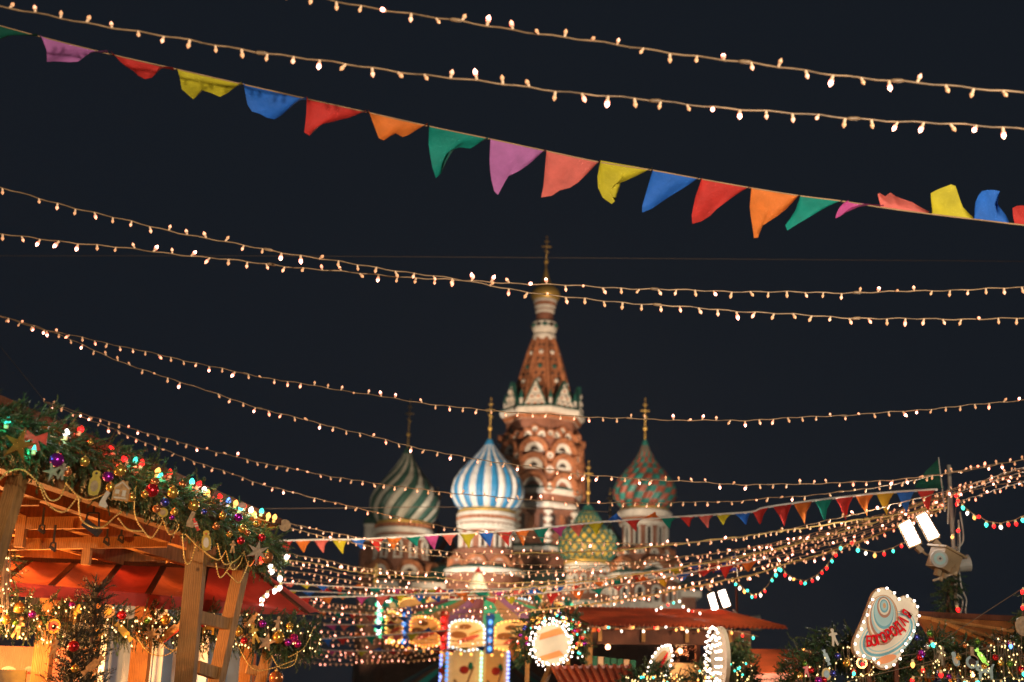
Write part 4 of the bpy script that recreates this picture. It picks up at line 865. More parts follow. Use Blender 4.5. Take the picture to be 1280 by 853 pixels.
cut(gp(78, 590), FIG, 11*S_, 'o_straw', WL, 'little straw doll', 78, rot=.2)
cut(gp(303, 632), circ(0, 0, 1, 10, .7), 7*S_, 'o_wood', WL, 'oval wood slice', 303)
cut(gp(356, 657, .1), circ(0, 0, 1, 14), 8*mpp(gp(340, 660)), 'o_wood', 'at the far corner of the timber stall', 'round wood slice', 356)
chs = [[(52, 607), (62, 625), (75, 622), (84, 600)], [(84, 606), (98, 620), (115, 624), (140, 612), (152, 600)], [(50, 608), (60, 630), (80, 640), (98, 620)], [(150, 600), (158, 628), (172, 605)], [(172, 590), (168, 640), (180, 664), (190, 672), (203, 652)], [(180, 664), (160, 662), (148, 648)], [(203, 648), (212, 668), (222, 662), (224, 655)], [(228, 668), (231, 700), (238, 703), (245, 680)], [(232, 668), (250, 685), (272, 700), (283, 688)], [(272, 680), (280, 705), (296, 700), (304, 690)], [(283, 690), (290, 712), (300, 705), (305, 690)], [(305, 690), (312, 708), (322, 692)], [(270, 705), (275, 722), (285, 712), (290, 702)], [(98, 620), (102, 650), (125, 660), (145, 645), (152, 640)], [(0, 600), (10, 590), (30, 588), (50, 606)], [(311, 702), (300, 728), (290, 722), (284, 716)]]
for c_ in chs: chain([gp(*q_, .12) for q_ in catmull(c_, 6)], WL, c_[0][0])
# big coloured bulbs along the roof edge
m = MB(); rp = [onplane(x, y, -.1) for x, y in catmull([(-40, 500), (20, 535), (82, 550), (150, 575), (212, 600), (260, 618), (300, 640), (345, 656)], 6)]
m.tube(rp, .005, 5); cl = m.build('light_string', M['cable'], None, True, org=rp[0]); tag(cl, 'string of big coloured bulbs along the edge of the timber stall roof', 'light string')
CL = {'red': (1, .05, .04), 'teal': (.05, 1, .6), 'white': (.8, 1, .9), 'orange': (1, .5, .1), 'blue': (.2, .4, 1)}
for i, (x, y, c) in enumerate(((8, 531, 'teal'), (42, 563, 'teal'), (82, 546, 'white'), (98, 540, 'red'), (143, 566, 'red'), (160, 577, 'red'), (169, 580, 'teal'), (175, 583, 'red'), (195, 592, 'orange'), (203, 597, 'teal'), (212, 594, 'red'), (240, 606, 'teal'), (245, 608, 'red'), (256, 614, 'white'), (262, 618, 'orange'), (277, 624, 'red'), (284, 630, 'blue'), (293, 632, 'orange'), (298, 638, 'teal'), (305, 634, 'red'), (312, 641, 'white'), (320, 645, 'orange'), (326, 642, 'teal'), (334, 648, 'orange'), (342, 650, 'orange'), (358, 700, 'white'), (326, 702, 'red'))):
    p = onplane(x, y, -.15); o = place(CBULB[c], 'bulb', cl, p-Vector((0, 0, .02)), Vector((rng.gauss(0, .3), rng.gauss(0, .3), 1)).to_track_quat('Z', 'Y')); o.scale = (1.15,)*3
    lamp('POINT', p+Vector((.0, -.07, -.03)), None, .5, CL[c], .02, parent=cl)

# ------------------------------------------------------------------ red awning stall behind it
AY = 11.2
def PA(x, y, dy=0): return P(x, y, AY+dy+(x/385)*.9)
aw = empty('awning_stall', P(200, 853, 12).xy.to_3d(), 'market stall with a wide red and orange cloth awning behind the timber stall', 'market stall')
seamt = [-60, -22, 36, 94, 150, 205, 258, 318]; seamb = [-110, -50, 4, 64, 124, 185, 250, 384]
ytop = lambda x: 700+ (x-10)*.040; ybot = lambda x: 727+(x-5)*.088 if x < 250 else 748.6+(x-250)*.135
for i in range(len(seamt)-1):
    a, b, c, d = PA(seamt[i], ytop(seamt[i]), .75), PA(seamt[i+1], ytop(seamt[i+1]), .75), PA(seamb[i+1], ybot(seamb[i+1])), PA(seamb[i], ybot(seamb[i]))
    m = MB(); nu, nv = 6, 4; vs = []
    for j in range(nv+1):
        for k in range(nu+1):
            u = k/nu; v = j/nv; p = a.lerp(b, u).lerp(d.lerp(c, u), v); vs.append(p+Vector((0, .05*math.sin(math.pi*u)*math.sin(math.pi*v), -.05*math.sin(math.pi*u)*math.sin(math.pi*v))))
    m.add(vs, [(j*(nu+1)+k, j*(nu+1)+k+1, (j+1)*(nu+1)+k+1, (j+1)*(nu+1)+k) for j in range(nv) for k in range(nu)]); m.build('awning_panel', M['awning' if i in (4, 6) else 'awning_orange'], aw, True)
    m = MB(); m.bar(b, c, .05, .012); m.build('seam_rib', M['wood_dark'], aw)
    h0, h1 = 18, (16 if i < 6 else 2)
    c2, d2 = PA(seamb[i+1], ybot(seamb[i+1])+h1), PA(seamb[i], ybot(seamb[i])+h0)
    m = MB(); m.prism([d, c, c2, d2], (0, 1, 0), .006); m.build('valance', M['awning'], aw)
m = MB(); m.add([PA(384, ybot(384)), PA(318, ytop(318), .75), PA(330, 716, 2.5), PA(400, 765, 3.0)], [(0, 1, 2, 3)]); m.build('awning_panel', M['awning'], aw)
m = MB(); a, b = PA(-80, ytop(-80), .78), PA(320, ytop(320), .78); m.bar(a, b, .06, .05); m.build('ridge_rail', M['wood_dark'], aw)
for (x, y0, w_) in ((179, 790, .15), (118, 790, .1), (58, 790, .14), (310, 810, .1), (-10, 780, .12)):
    p = PA(x, y0, .9); post(aw, p.x, p.y, p.z+.6, w_, 'wood')
# trestle legs further back
m = MB(); a, b = PA(337, 808, .1), PA(322, 870, .1); m.bar(a, a+(b-a)*3.2, .09, .08); m.build('slanted_leg', M['wood_tan'], aw)
m = MB(); m.bar(PA(308, 836, .1), PA(330, 841, .1), .05, .08); m.build('rung', M['wood_tan'], aw)
M['s_wine'] = mat('dull_red_paint', (.35, .05, .03), .7, var=.3, scale=9); M['o_mural'] = mat('mural_ochre', (.11, .09, .012), .7, var=.6, scale=5)
# shop front: window panes in white frames, painted panel
for i, (x0, x1, y0) in enumerate(((132, 171, 785), (190, 220, 792), (246, 275, 795), (278, 302, 800))):
    a, b = PA(x0, y0, 1.2), PA(x1, y0, 1.2); f = MB(); zt = a.z+.25; wn = None
    f.bar((a.x, a.y, .9), (a.x, a.y, zt), .06, .05, up=(0, 1, 0)); f.bar((b.x, b.y, .9), (b.x, b.y, zt), .06, .05, up=(0, 1, 0)); f.bar((a.x-.03, a.y, zt), (b.x+.03, b.y, zt), .05, .06); f.bar((a.x-.03, a.y, .9), (b.x+.03, b.y, .9), .05, .06)
    if i in (1, 2): f.box(((a.x+b.x)/2-(b.x-a.x)*.1, a.y, (zt+.9)/2), ((b.x-a.x)*.42, .03, zt-.9))
    wn = f.build('window_frame', M['white_frame'], aw)
    f = MB(); f.box(((a.x+b.x)/2, a.y+.03, (zt+.9)/2), (b.x-a.x, .01, zt-.9)); f.build('pane', M['glass'], wn)
pa_, pb_ = PA(-60, 790, 1.1), PA(52, 790, 1.1); m = MB(); m.box(((pa_.x+pb_.x)/2, pa_.y, 1.1), (pb_.x-pa_.x, .03, 2.1), 0)
m.build('painted_panel', M['o_mural'], aw)
m = MB()
for x, y, r_, mm in ((10, 846, 13, 1), (36, 838, 5, 1)):
    p = PA(x, y, 1.06); m.prism([p+Vector((cx_*mpp(p), 0, cy_*mpp(p))) for cx_, cy_ in circ(0, 0, r_, 14)], (0, 1, 0), .006+mm*.003, mm)
m.build('painted_motif', [M['needle2'], M['s_wine'], M['f_gold']], aw)
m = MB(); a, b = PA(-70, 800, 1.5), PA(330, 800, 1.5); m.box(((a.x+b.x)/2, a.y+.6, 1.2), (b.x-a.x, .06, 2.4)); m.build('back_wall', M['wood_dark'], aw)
m = MB()
for k in range(40):
    p = PA(rng.choice((rng.uniform(135, 170), rng.uniform(190, 222), rng.uniform(248, 300))), rng.uniform(838, 856), 1.35); m.lathe(p, [(0, .03), (.06, .03), (.09, .012), (.12, .012)], 6, m=k % 3)
m.build('goods', [M['o_gold'], M['o_copper'], M['o_silver']], aw)['kind'] = 'stuff'
for x, y, pw in ((40, 790, 3), (150, 800, 9), (260, 800, 9), (350, 812, 4)):  # assumed lamps, added so the awning glows from below
    p = PA(x, y, .55)+Vector((0, 0, .12)); sp = empty('assumed_pendant_lamp', p, None, None); orn(sp, 'hanging under the red awning', 'assumed small warm bulb lamp', x, 'lamp')
    m = MB(); m.ball(p, .035, 10, 6); m.build('bulb', M['b2'], sp); m = MB(); m.tube([p+Vector((0, 0, .03)), p+Vector((0, 0, .35))], .006, 4); m.build('cord', M['black'], sp)
    lamp('POINT', p+Vector((0, -.06, .0)), None, pw, (1, .5, .2), .04, parent=sp)
# garland under the awning
W2 = 'on the red awning garland'
gq = [PA(x, y, -.12) for x, y in ((-60, 765), (20, 772), (100, 776), (180, 782), (250, 785), (310, 790), (350, 792), (400, 800))]
garland(gq, .15, 1100, 'long dark spruce garland with tiny lights hanging below the red awning', seed=8, L=.12, nn=26, nl=.036, nw=.006, down=.3)
gq2 = [PA(x, y, -.12) for x, y in ((342, 790), (370, 806), (378, 822))]
garland(gq2, .12, 150, 'bushy spruce end piece right of the slanted legs', seed=9, L=.13, nn=26, nl=.036, nw=.006)
gq3 = [PA(x, y, -.9) for x, y in ((-30, 690), (2, 688), (6, 720), (0, 760))]
garland(gq3, .09, 110, 'upright spruce bunch at the left picture edge before the awning', seed=10, L=.12, nn=26, nl=.034)
def g2p(x, y, off=-.36): return PA(x, y, off)
for (x, y, r, c, s_) in ((24, 760, 7, 'gold', 0), (40, 768, 5, 'purple', 0), (152, 769, 6, 'red', 0), (207, 775, 6.5, 'gold', 0), (298, 790, 6, 'gold', 0), (348, 797, 8, 'gold', 0), (367, 798, 6, 'magenta', 1), (372, 805, 5, 'magenta', 0), (360, 803, 5, 'purple', 0), (305, 801, 4.5, 'red', 0), (3, 757, 9, 'copper', 1), (90, 756, 4, 'purple', 0), (254, 780, 4.5, 'red', 0), (328, 780, 5, 'purple', 0), (8, 775, 6, 'gold', 0), (125, 790, 5, 'gold', 1), (92, 842, 5, 'gold', 0), (362, 783, 5, 'gold', 1), (345, 848, 9, 'copper', 0), (20, 778, 4, 'green', 0), (184, 776, 4, 'green', 0), (284, 778, 4.5, 'blue', 0)):
    ball_on(g2p(x, y), r, c, W2, x, s_)
s2 = mpp(g2p(100, 780))
cut(g2p(23, 785), FIG, 14*s2, 'o_ginger', W2, 'gingerbread man', 23, 'gingerbread', .2, trim=[('icing', circ(0, .78, .1)), ('icing', circ(0, .2, .1))], name='gingerbread_man')
cut(g2p(67, 783), circ(0, 0, 1, 18), 9*s2, 'o_gold', W2, 'round painted gold medallion', 67, trim=[('picture', circ(0, 0, .7, 12), 'o_redp'), ('picture', circ(.1, -.1, .4, 10), 'o_yellow')])
cut(g2p(94, 768), FIG, 13*s2, 'o_yellow', W2, 'yellow wooden angel', 94, rot=.3)
cut(g2p(155, 790), CANDY, 15*s2, 'o_yellow', W2, 'slanted yellow wrapped sweet', 155, rot=.75)
cut(g2p(135, 765), circ(0, 0, 1, 16), 9*s2, 'o_wood', W2, 'wooden ring', 135, trim=[('centre', circ(0, 0, .6, 12), 'o_yellow')])
cut(g2p(190, 793), starpts(8, .3), 13*s2, 'o_straw', W2, 'straw snowflake star', 190, 'star', name='star_ornament')
cut(g2p(214, 790), CANDY, 19*s2, 'o_ginger', W2, 'slanted gingerbread sledge', 214, 'gingerbread', -.75, trim=[('runner', [(-.8, -.2), (.8, -.2), (.8, -.3), (-.8, -.3)], 'o_redp')])
cut(g2p(260, 785), ANIMAL, 11*s2, 'o_yellow', W2, 'yellow animal cutout', 260)
cut(g2p(315, 775), CANDY, 11*s2, 'o_ginger', W2, 'curled gingerbread sweet', 315, 'gingerbread', -.9)
cut(g2p(333, 803), starpts(5, .4), 13*s2, 'o_wood', W2, 'wooden star', 333, 'star', .2, name='star_ornament')
cut(g2p(318, 793), FIG, 13*s2, 'o_yellow', W2, 'yellow wooden doll', 318, rot=-.3)
cut(g2p(347, 781), FIG, 11*s2, 'o_wood', W2, 'wooden teddy cutout', 347, rot=.1)
chs = [[(170, 795), (185, 815), (205, 820), (222, 810)], [(290, 790), (310, 830), (330, 838), (370, 825)], [(392, 785), (380, 810), (360, 822)], [(340, 820), (350, 835), (368, 830), (372, 812)], [(200, 800), (212, 812), (232, 812)]]
for c_ in chs: chain([g2p(*q_, -.35) for q_ in catmull(c_, 6)], W2, c_[0][0])
# tiny lights woven through it
ringc = 0.0
def tiny(points, label, r_sc=1.0, kinds=('tiny',), name='light_string', lim=100, thick=.003, cat='light string', group=None):
    pts = [Vector(p) for p in points]
    if len(pts) > 30: pts = sorted(pts, key=(lambda p: p.x) if name != 'wreath_light_string' else (lambda p: math.atan2(p.z-ringz, p.x-ringc)))
    m = MB(); m.tube(pts, thick, 4); root = m.build(name, M['wire'], None, False, org=pts[0]); tag(root, label, cat, group); out = []
    for p in pts: out.append((CBULB[rng.choice(kinds)], p-Vector((0, .02, 0)), bulb_rot(None, True, .3), r_sc*rng.uniform(.8, 1.2)))
    for me, p, q, s_ in out[:lim]: o = place(me, 'bulb', root, p, q); o.scale = (s_,)*3
    if len(out) > lim: joined(out[lim:], 'bulb_row', root)
    return root
def scatter(n, x0, x1, f, spread, Yf, seed):
    rr = random.Random(seed); out = []
    for i in range(n):
        x = x0+(x1-x0)*(i+rr.random())/n; out.append(Yf(x, f(x)+rr.uniform(-spread, spread)))
    return out
tiny(scatter(150, -15, 402, lambda x: 775+x*.05, 24, lambda x, y: g2p(x, y, -.36), 3), 'tiny warm lights woven through the garland under the red awning', .6)
tiny(scatter(26, 0, 14, lambda x: 720, 60, lambda x, y: PA(x, y, -1.1), 4), 'tiny lights on the upright spruce bunch at the left edge', .6)
tiny([PA(x, y, .1) for x, y in ((322, 700), (337, 701), (343, 709), (350, 717), (352, 729), (346, 733), (335, 739), (331, 745), (327, 752), (326, 758))], 'short run of big pinkish bulbs before the right tip of the red awning', 1.2, ('hot', 'white'))

# fir tree in front of the stalls
def fir(x, y, ztop, r0, label, seed=3):
    rr = random.Random(seed); root = empty('fir_tree', (x, y, 0), label, 'tree'); m = MB(); m.tube([(x, y, 0), (x, y, ztop*.6), (x, y, ztop)], [.05, .03, .006], 8); m.build('trunk', M['stem'], root, True)
    m = MB(); lv = 30
    for i in range(lv):
        t = i/(lv-1); z = .35+(ztop-.4)*t; n_ = int(26-14*t); rad = r0*(1-t)**.8+.04
        for k in range(n_):
            a = 6.283*k/n_+rr.random(); d = Vector((math.cos(a), math.sin(a), rr.uniform(-.15, .35)+t*.8)).normalized(); L = rad*rr.uniform(.75, 1.15)
            b = Vector((x, y, z)); nsub = max(2, int(L/.055))
            for q in range(nsub): 
                f_ = (q+.4)/nsub; sprig(m, b+d*L*f_, (d+Vector((rr.gauss(0, .5), rr.gauss(0, .5), rr.gauss(0, .2)))).normalized(), .13, 18, .03, .006, 0, rr)
            sprig(m, b, d, L, 20, .03, .006, 0, rr)
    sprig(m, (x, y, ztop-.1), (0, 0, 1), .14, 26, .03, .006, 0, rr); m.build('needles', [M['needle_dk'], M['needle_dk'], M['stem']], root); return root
tp_ = P(95, 790, 9.6); fir(tp_.x, tp_.y, tp_.z, .42, 'dark unlit fir tree standing before the red awning stall', 3)
tp_ = P(122, 732, 10.2); fir(tp_.x, tp_.y, tp_.z, .26, 'taller slim dark fir tree whose tip crosses the red awning', 5)
WF = 'on the dark fir tree'
ft = lambda x, y: P(x, y, 9.25)
ball_on(ft(92, 808), 7, 'red', WF, 92); ball_on(ft(94, 836), 5, 'gold', WF, 94)
cut(ft(68, 812), FIG, 12*mpp(ft(68, 812)), 'o_ginger', WF, 'gingerbread figure', 68, 'gingerbread', .2, name='gingerbread_man')
cut(ft(116, 832), CANDY, 16*mpp(ft(116, 832)), 'o_ginger', WF, 'long slanted gingerbread bar', 116, 'gingerbread', -.75)
# ------------------------------------------------------------------ wave swing carousel in the middle
KY = 46.0; kc = P(605, 776, KY); ks = mpp(kc)
car = empty('swing_carousel', (kc.x, KY, 0), 'carousel with striped tilted roof, lit scalloped panels and a cream column edged in coloured lights', 'carousel')
TQ = Matrix.Rotation(R(12), 3, 'X')       # the crown tips towards the viewer
def K(a, r, z): return kc+TQ @ Vector((math.sin(a)*r, -math.cos(a)*r, z))
RR = 122*ks; NP = 15
CC = ['d_green', 'k_brown', 'k_purple', 'k_maroon']
M['k_brown'] = mat('canvas_brown', (.30, .12, .03), .7, var=.15, scale=2); M['k_purple'] = mat('canvas_purple', (.20, .06, .12), .7, var=.15, scale=2); M['k_maroon'] = mat('canvas_maroon', (.16, .03, .03), .7, var=.15, scale=2); M['k_green'] = mat('canvas_green', (.02, .28, .12), .7, var=.15, scale=2)
M['k_cream'] = mat('lit_cream_panel', (.78, .52, .24), .5, var=.2, scale=3, emit=(1, .6, .22), es=.28)  # glow of boards and column is put in as emission
M['k_orange'] = mat('lit_orange_panel', (.8, .4, .12), .5, var=.25, scale=3, emit=(1, .42, .1), es=.3)  # orange boards likewise carry their glow as emission
CC[0] = 'k_green'
for k in range(24):
    a0, a1 = 2*math.pi*k/24, 2*math.pi*(k+1)/24; am = (a0+a1)/2; m = MB()
    rings = [(1.0, .15), (.7, .38), (.4, .64), (.12, .95)]
    vs = []; 
    for q, z in rings:
        for a in (a0, am, a1): vs.append(K(a, RR*q*(1 if a != am else 1), z*1.0-(.05 if a == am else 0)))
    fs = []
    for j in range(3):
        for i in range(2): fs.append((j*3+i, j*3+i+1, j*3+i+4, j*3+i+3))
    m.add(vs, fs); m.build('roof_panel', M[CC[k % 4]], car)
bulbc = {'orange': mat('bulb_amber', (1, .6, .3), .3, var=0, emit=(1, .36, .06), es=3), 'white': M['hot_white'], 'gold': mat('bulb_gold', (1, .8, .4), .3, var=0, emit=(1, .5, .1), es=3.5), 'cyan': mat('bulb_cyan', (.5, .9, 1), .3, var=0, emit=(.75, .9, 1), es=2.2), 'blue': mat('bulb_deep_blue', (.2, .4, 1), .3, var=0, emit=(.02, .35, 1), es=1.5), 'red': M['c_red'], 'green': mat('bulb_green', (.2, 1, .6), .3, var=0, emit=(.1, 1, .45), es=1.6), 'mint': mat('bulb_mint', (.5, 1, .8), .3, var=0, emit=(.3, .9, .6), es=2.6), 'violet': mat('bulb_violet', (.5, .5, 1), .3, var=0, emit=(.25, .35, 1), es=3.2), 'yellow': mat('bulb_yellow', (1, .8, .3), .3, var=0, emit=(1, .62, .12), es=3.4)}
def lits(par, pts, r, key, name='light_strip'):
    m = MB()
    for p in pts: m.ball(p, r, 6, 4)
    o = m.build(name, bulbc[key], par, True); o['kind'] = 'stuff'; return o
pan = [('k_orange', 'orange', 'red'), ('k_cream', 'cyan', 'blue'), ('k_orange', 'orange', 'red'), ('k_cream', 'orange', 'green'), ('k_orange', 'gold', 'blue'), ('k_cream', 'white', 'red')]
PO = {11: (0, ), 0: (1, )}
for k in range(NP):
    am = 2*math.pi*(k)/NP-R(8); hw = math.pi/NP*.80; face, bc, sep = {0: pan[1], 1: pan[3], 2: pan[0], 14: pan[2], 13: pan[4], 12: pan[5]}.get(k, pan[k % 6])
    if k not in (0, 1, 14, 13): sep = 'green'
    outl = []; h = .95; n = 12
    zt = lambda u: .20+.20*math.sqrt(max(0, 1-abs(u)**2.2))
    us = [-1+2*i/n for i in range(n+1)]
    top = [K(am+hw*u, RR*1.02, zt(u)) for u in us]; bot = [K(am+hw*u, RR*1.02, -h*.42-.10*(1-abs(u))) for u in us]
    vs = top+bot; ofs = TQ @ Vector((math.sin(am)*.09, -math.cos(am)*.09, 0)); vs2 = [v+ofs for v in vs]; N_ = len(us)
    fs = [(i, i+1, N_+i+1, N_+i) for i in range(n)]; m = MB(); b_ = len(vs)
    m.add(vs+vs2, fs+[tuple(b_+q for q in f)[::-1] for f in fs]+[(i, i+1, b_+i+1, b_+i) for i in range(n)]+[(N_+i, N_+i+1, b_+N_+i+1, b_+N_+i) for i in range(n)]+[(0, N_, b_+N_, b_), (n, N_+n, b_+N_+n, b_+n)])
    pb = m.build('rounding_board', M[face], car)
    off2 = ofs*1.5
    edge = [p+off2 for p in top]+[p+off2 for p in bot[::-1]]; edge.append(edge[0]); lits(pb, resample(edge, .125), .036, bc)
    m = MB()      # painted scroll on the board
    for q, (du, dz, rr_) in enumerate(((-.45, -.05, .20), (.1, -.15, .26), (.5, .05, .17), (-.1, .2, .15))):
        c = K(am+hw*du, RR*1.02, dz)+ofs*1.12; t1 = TQ @ Vector((math.cos(am), math.sin(am), 0)); t2 = TQ @ Vector((0, 0, 1))
        m.add([c+t1*(rr_*1.3*math.cos(2*math.pi*i/10))+t2*(rr_*.55*math.sin(2*math.pi*i/10+q)) for i in range(10)], [tuple(range(10))], q % 3)
    m.build('painted_scroll', [M['k_brown'], M['f_salmon'], M['o_yellow']], pb)
    a2 = am+math.pi/NP; m = MB(); m.tube([K(a2, RR*1.06, -.55), K(a2, RR*1.06, .42)], .11, 8); m.ball(K(a2, RR*1.06, .5), .14, 8, 6); sp_ = m.build('divider_post', M['f_blue' if sep == 'blue' else 'f_red' if sep == 'red' else 'f_teal'], car, True)
    t1 = TQ @ Vector((math.sin(a2), -math.cos(a2), 0)); lits(sp_, [K(a2, RR*1.06, -.4+q*.26)+t1*.13 for q in range(4)], .075, sep)
m = MB(); m.add([K(2*math.pi*i/24, RR*.99, -.45) for i in range(24)]+[K(2*math.pi*i/24, 1.2, -.75) for i in range(24)], [(i, (i+1) % 24, 24+(i+1) % 24, 24+i) for i in range(24)]); m.build('soffit', M['k_maroon'], car)
# cone finial
ktop = K(0, .01, 1.0); m = MB(); cz0 = P(597, 748, KY).z; cz1 = P(597, 717, KY).z; cx0 = P(597, 735, KY).x
m.lathe((cx0, KY, 0), [(ktop.z-.6, .5), (cz0, .5), (cz0+.1, .42), (cz1, .12), (cz1+.02, .12)], 12); m.build('cone_finial', mat('white_canvas', (.8, .72, .5), .6, var=.05, emit=(1, .8, .45), es=.28), car)  # glow of the canvas cone is put in as emission
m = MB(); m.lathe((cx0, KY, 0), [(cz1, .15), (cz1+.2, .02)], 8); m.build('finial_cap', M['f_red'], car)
# column
cr = 43*ks; kx = P(593, 830, KY).x; zc = kc.z-.4
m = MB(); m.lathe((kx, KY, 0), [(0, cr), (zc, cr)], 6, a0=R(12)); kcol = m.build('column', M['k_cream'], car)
for k in range(6):
    a = R(12)+2*math.pi*k/6; key = ['mint', 'violet', 'yellow', 'mint', 'violet', 'blue'][k]
    p = Vector((kx+math.sin(a)*cr*1.03, KY-math.cos(a)*cr*1.03, 0)); lits(kcol, [p+Vector((0, 0, z_/10*1.3)) for z_ in range(1, int(zc*10/1.3))], .052, key)
    am = a+math.pi/6; t = Vector((math.cos(am), math.sin(am), 0)); n_ = Vector((math.sin(am), -math.cos(am), 0)); ap = cr*math.cos(math.pi/6)
    c = Vector((kx, KY, 0))+n_*(ap+.01)
    for zz in (zc-1.2, zc-3.6):
        m = MB(); m.prism([c+t*x_+Vector((0, 0, zz+z_)) for x_, z_ in ((-.38, -1), (.38, -1), (.38, .85), (0, 1.05), (-.38, .85))], n_, .03, 0)
        cc = c+n_*.025
        m.tube([cc+t*x_+Vector((0, 0, zz+z_)) for x_, z_ in ((-.3, -.3), (-.1, -.55), (.1, -.5), (.05, -.9), (0, -1))], .04, 5, 1); m.tube([cc+t*x_+Vector((0, 0, zz+z_)) for x_, z_ in ((.1, -.5), (.2, -.2), (.32, .1))], .03, 5, 1)
        m.ball(cc+t*.02+Vector((0, 0, zz+.0)), .16, 8, 6, 2, .8); m.ball(cc+t*.22+Vector((0, 0, zz+.12)), .09, 6, 4, 3, 1.4)
        m.build('painted_panel', [M['k_cream'] if k % 2 else M['k_orange'], M['k_brown'], M['f_red'], M['f_teal']], kcol)
lits(car, [K(math.pi*k/32, RR*1.01, -.62-.0) for k in range(-32, 32)], .045, 'orange')
# little cross-shaped cluster at the left end of the crown
lits(car, [K(R(-90), RR*1.05, -.2+k*.11) for k in range(9)]+[K(R(-84+q*5), RR*1.08, .5) for q in (-3, -2, -1, 1, 2, 3)], .05, 'white')
lits(car, [K(R(-86), RR*1.08, -.5+k*.12) for k in range(10)], .05, 'cyan')
lamp('POINT', kc+Vector((0, -5.5, -1.2)), None, 330, (1, .55, .22), .4, parent=car); lamp('POINT', kc+Vector((1, -2.5, 3.2)), None, 700, (1, .8, .6), .4, parent=car)  # second light, above the roof, is added without a fixture to brighten it

# green striped tent behind the market
tc = P(600, 792, 62); tr = 230*mpp(tc)
tent = empty('striped_tent', (tc.x, 62, 0), 'large round tent roof with slanting green and dark stripes below the lowest strings', 'tent')
for k in range(40):
    a0, a1 = 2*math.pi*k/40, 2*math.pi*(k+1)/40; z1 = tc.z-.3; z0 = max(1.2, tc.z-4.9)
    m = MB(); m.add([Vector((tc.x+math.sin(a)*r_, 62-math.cos(a)*r_, z_)) for r_, z_ in ((tr, z0), (.2, z1)) for a in (a0, a1)], [(0, 1, 3, 2)])
    m.build('roof_stripe', M[('f_teal', 'black', 'd_green', 'black', 'wood_dark')[k % 5]], tent)
m = MB(); m.lathe((tc.x, 62, 0), [(0, tr*.96), (z0, tr*.97)], 40); m.build('tent_wall', M['wood_dark'], tent)
lamp('SPOT', (tc.x-6, 49, 2), (tc.x-4, 60, 3.5), 4000, (.6, 1, .9), .3, 80, tent)  # added light without a fixture, brightens the tent stripes

# ------------------------------------------------------------------ stall with corrugated red roof
BY = 20.0
stb = empty('market_stall', P(810, 853, BY+.8).xy.to_3d(), 'market stall with a red corrugated roof and coloured bulbs on its eave', 'market stall')
e0, e1 = P(738, 783, BY), P(985, 787, BY); r0, r1 = P(690, 761, BY+1.6), P(905, 766, BY+1.6)
m = MB(); n = 84; vs = []
for j in range(2):
    for i in range(n+1):
        u = i/n; a = e0.lerp(e1, u) if j == 0 else r0.lerp(r1, u); vs.append(a+Vector((0, 0, .05*(i % 2))))
m.add(vs, [(i, i+1, n+2+i, n+1+i) for i in range(n)]); m.build('corrugated_roof', M['red_metal'], stb)
m = MB(); m.bar(r0, r1, .08, .05); m.build('ridge_cap', M['red_metal'], stb)
m = MB(); m.bar(e0+Vector((.1, .12, -.13)), e1+Vector((-.5, .12, -.13)), .05, .20); m.build('fascia_board', M['wood_dark'], stb)
m = MB(); m.bar(r0+Vector((0, .05, 0)), e0+Vector((0, .05, -.02)), .05, .12); m.build('barge_board', M['wood_dark'], stb)
gl = P(640, 818, BY+.6); m = MB(); m.bar(r0+Vector((-.02, -.05, .02)), Vector(gl), .06, .22); m.build('barge_board', M['wood_orange'], stb)
for k in range(4):
    p = e0.lerp(e1, .05+.22*k); m = MB(); m.bar(p+Vector((0, .05, -.02)), p+Vector((0, .05, -.20)), .05, .06); m.build('eave_bracket', M['wood'], stb)
for x in (660, 710, 736, 872): 
    p = P(x, 800, BY+.35); post(stb, p.x, p.y, p.z+.1, .10 if x == 736 else .06, 'wood' if x != 872 else 'wood_dark')
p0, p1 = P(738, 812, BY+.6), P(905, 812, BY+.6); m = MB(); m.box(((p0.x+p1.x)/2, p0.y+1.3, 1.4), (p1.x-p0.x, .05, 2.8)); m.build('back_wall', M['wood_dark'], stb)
m = MB(); zb_ = P(820, 800, BY+1.4).z
for k in range(6): x_ = p0.x+(p1.x-p0.x)*k/5; m.bar((x_, BY+.7, zb_+.05), (x_+.3, BY+1.7, zb_+.2), .06, .06)
m.build('ceiling_joist', M['wood_orange'], stb)
m = MB(); a, b = P(742, 817, BY+1.0), P(790, 822, BY+1.0)
for k in range(7): u = k/6; q_ = a.lerp(b, u); m.box((q_.x, q_.y, q_.z-.35), ((b.x-a.x)/7*.98, .4, .6), k % 2 if k % 3 else 0)
m.build('green_striped_curtain', [M['f_darkgreen'], M['o_straw']], stb)
m = MB(); a, b = P(836, 828, BY+.2), P(888, 828, BY+.2); m.box(((a.x+b.x)/2, BY+.3, a.z-.5), (b.x-a.x, .06, 1.0)); m.build('glowing_wood_panel', mat('glow_planks', (.75, .3, .06), .5, var=.3, scale=8, emit=(1, .4, .08), es=.35), stb)  # lamplight on these planks is put in as emission
m = MB(); a, b = P(825, 806, BY+.35), P(890, 806, BY+.35); rr_ = random.Random(5)
for k in range(90): p = Vector((rr_.uniform(a.x, b.x), a.y+rr_.uniform(-.05, .05), a.z-rr_.uniform(0, .3))); sprig(m, p, (rr_.gauss(0, 1), -.3, rr_.gauss(0, 1)), .1, 10, .05, .012, 0, rr_)
m.build('dried_foliage', [M['wood_dark'], M['wood_dark'], M['wood_dark']], stb)['kind'] = 'stuff'
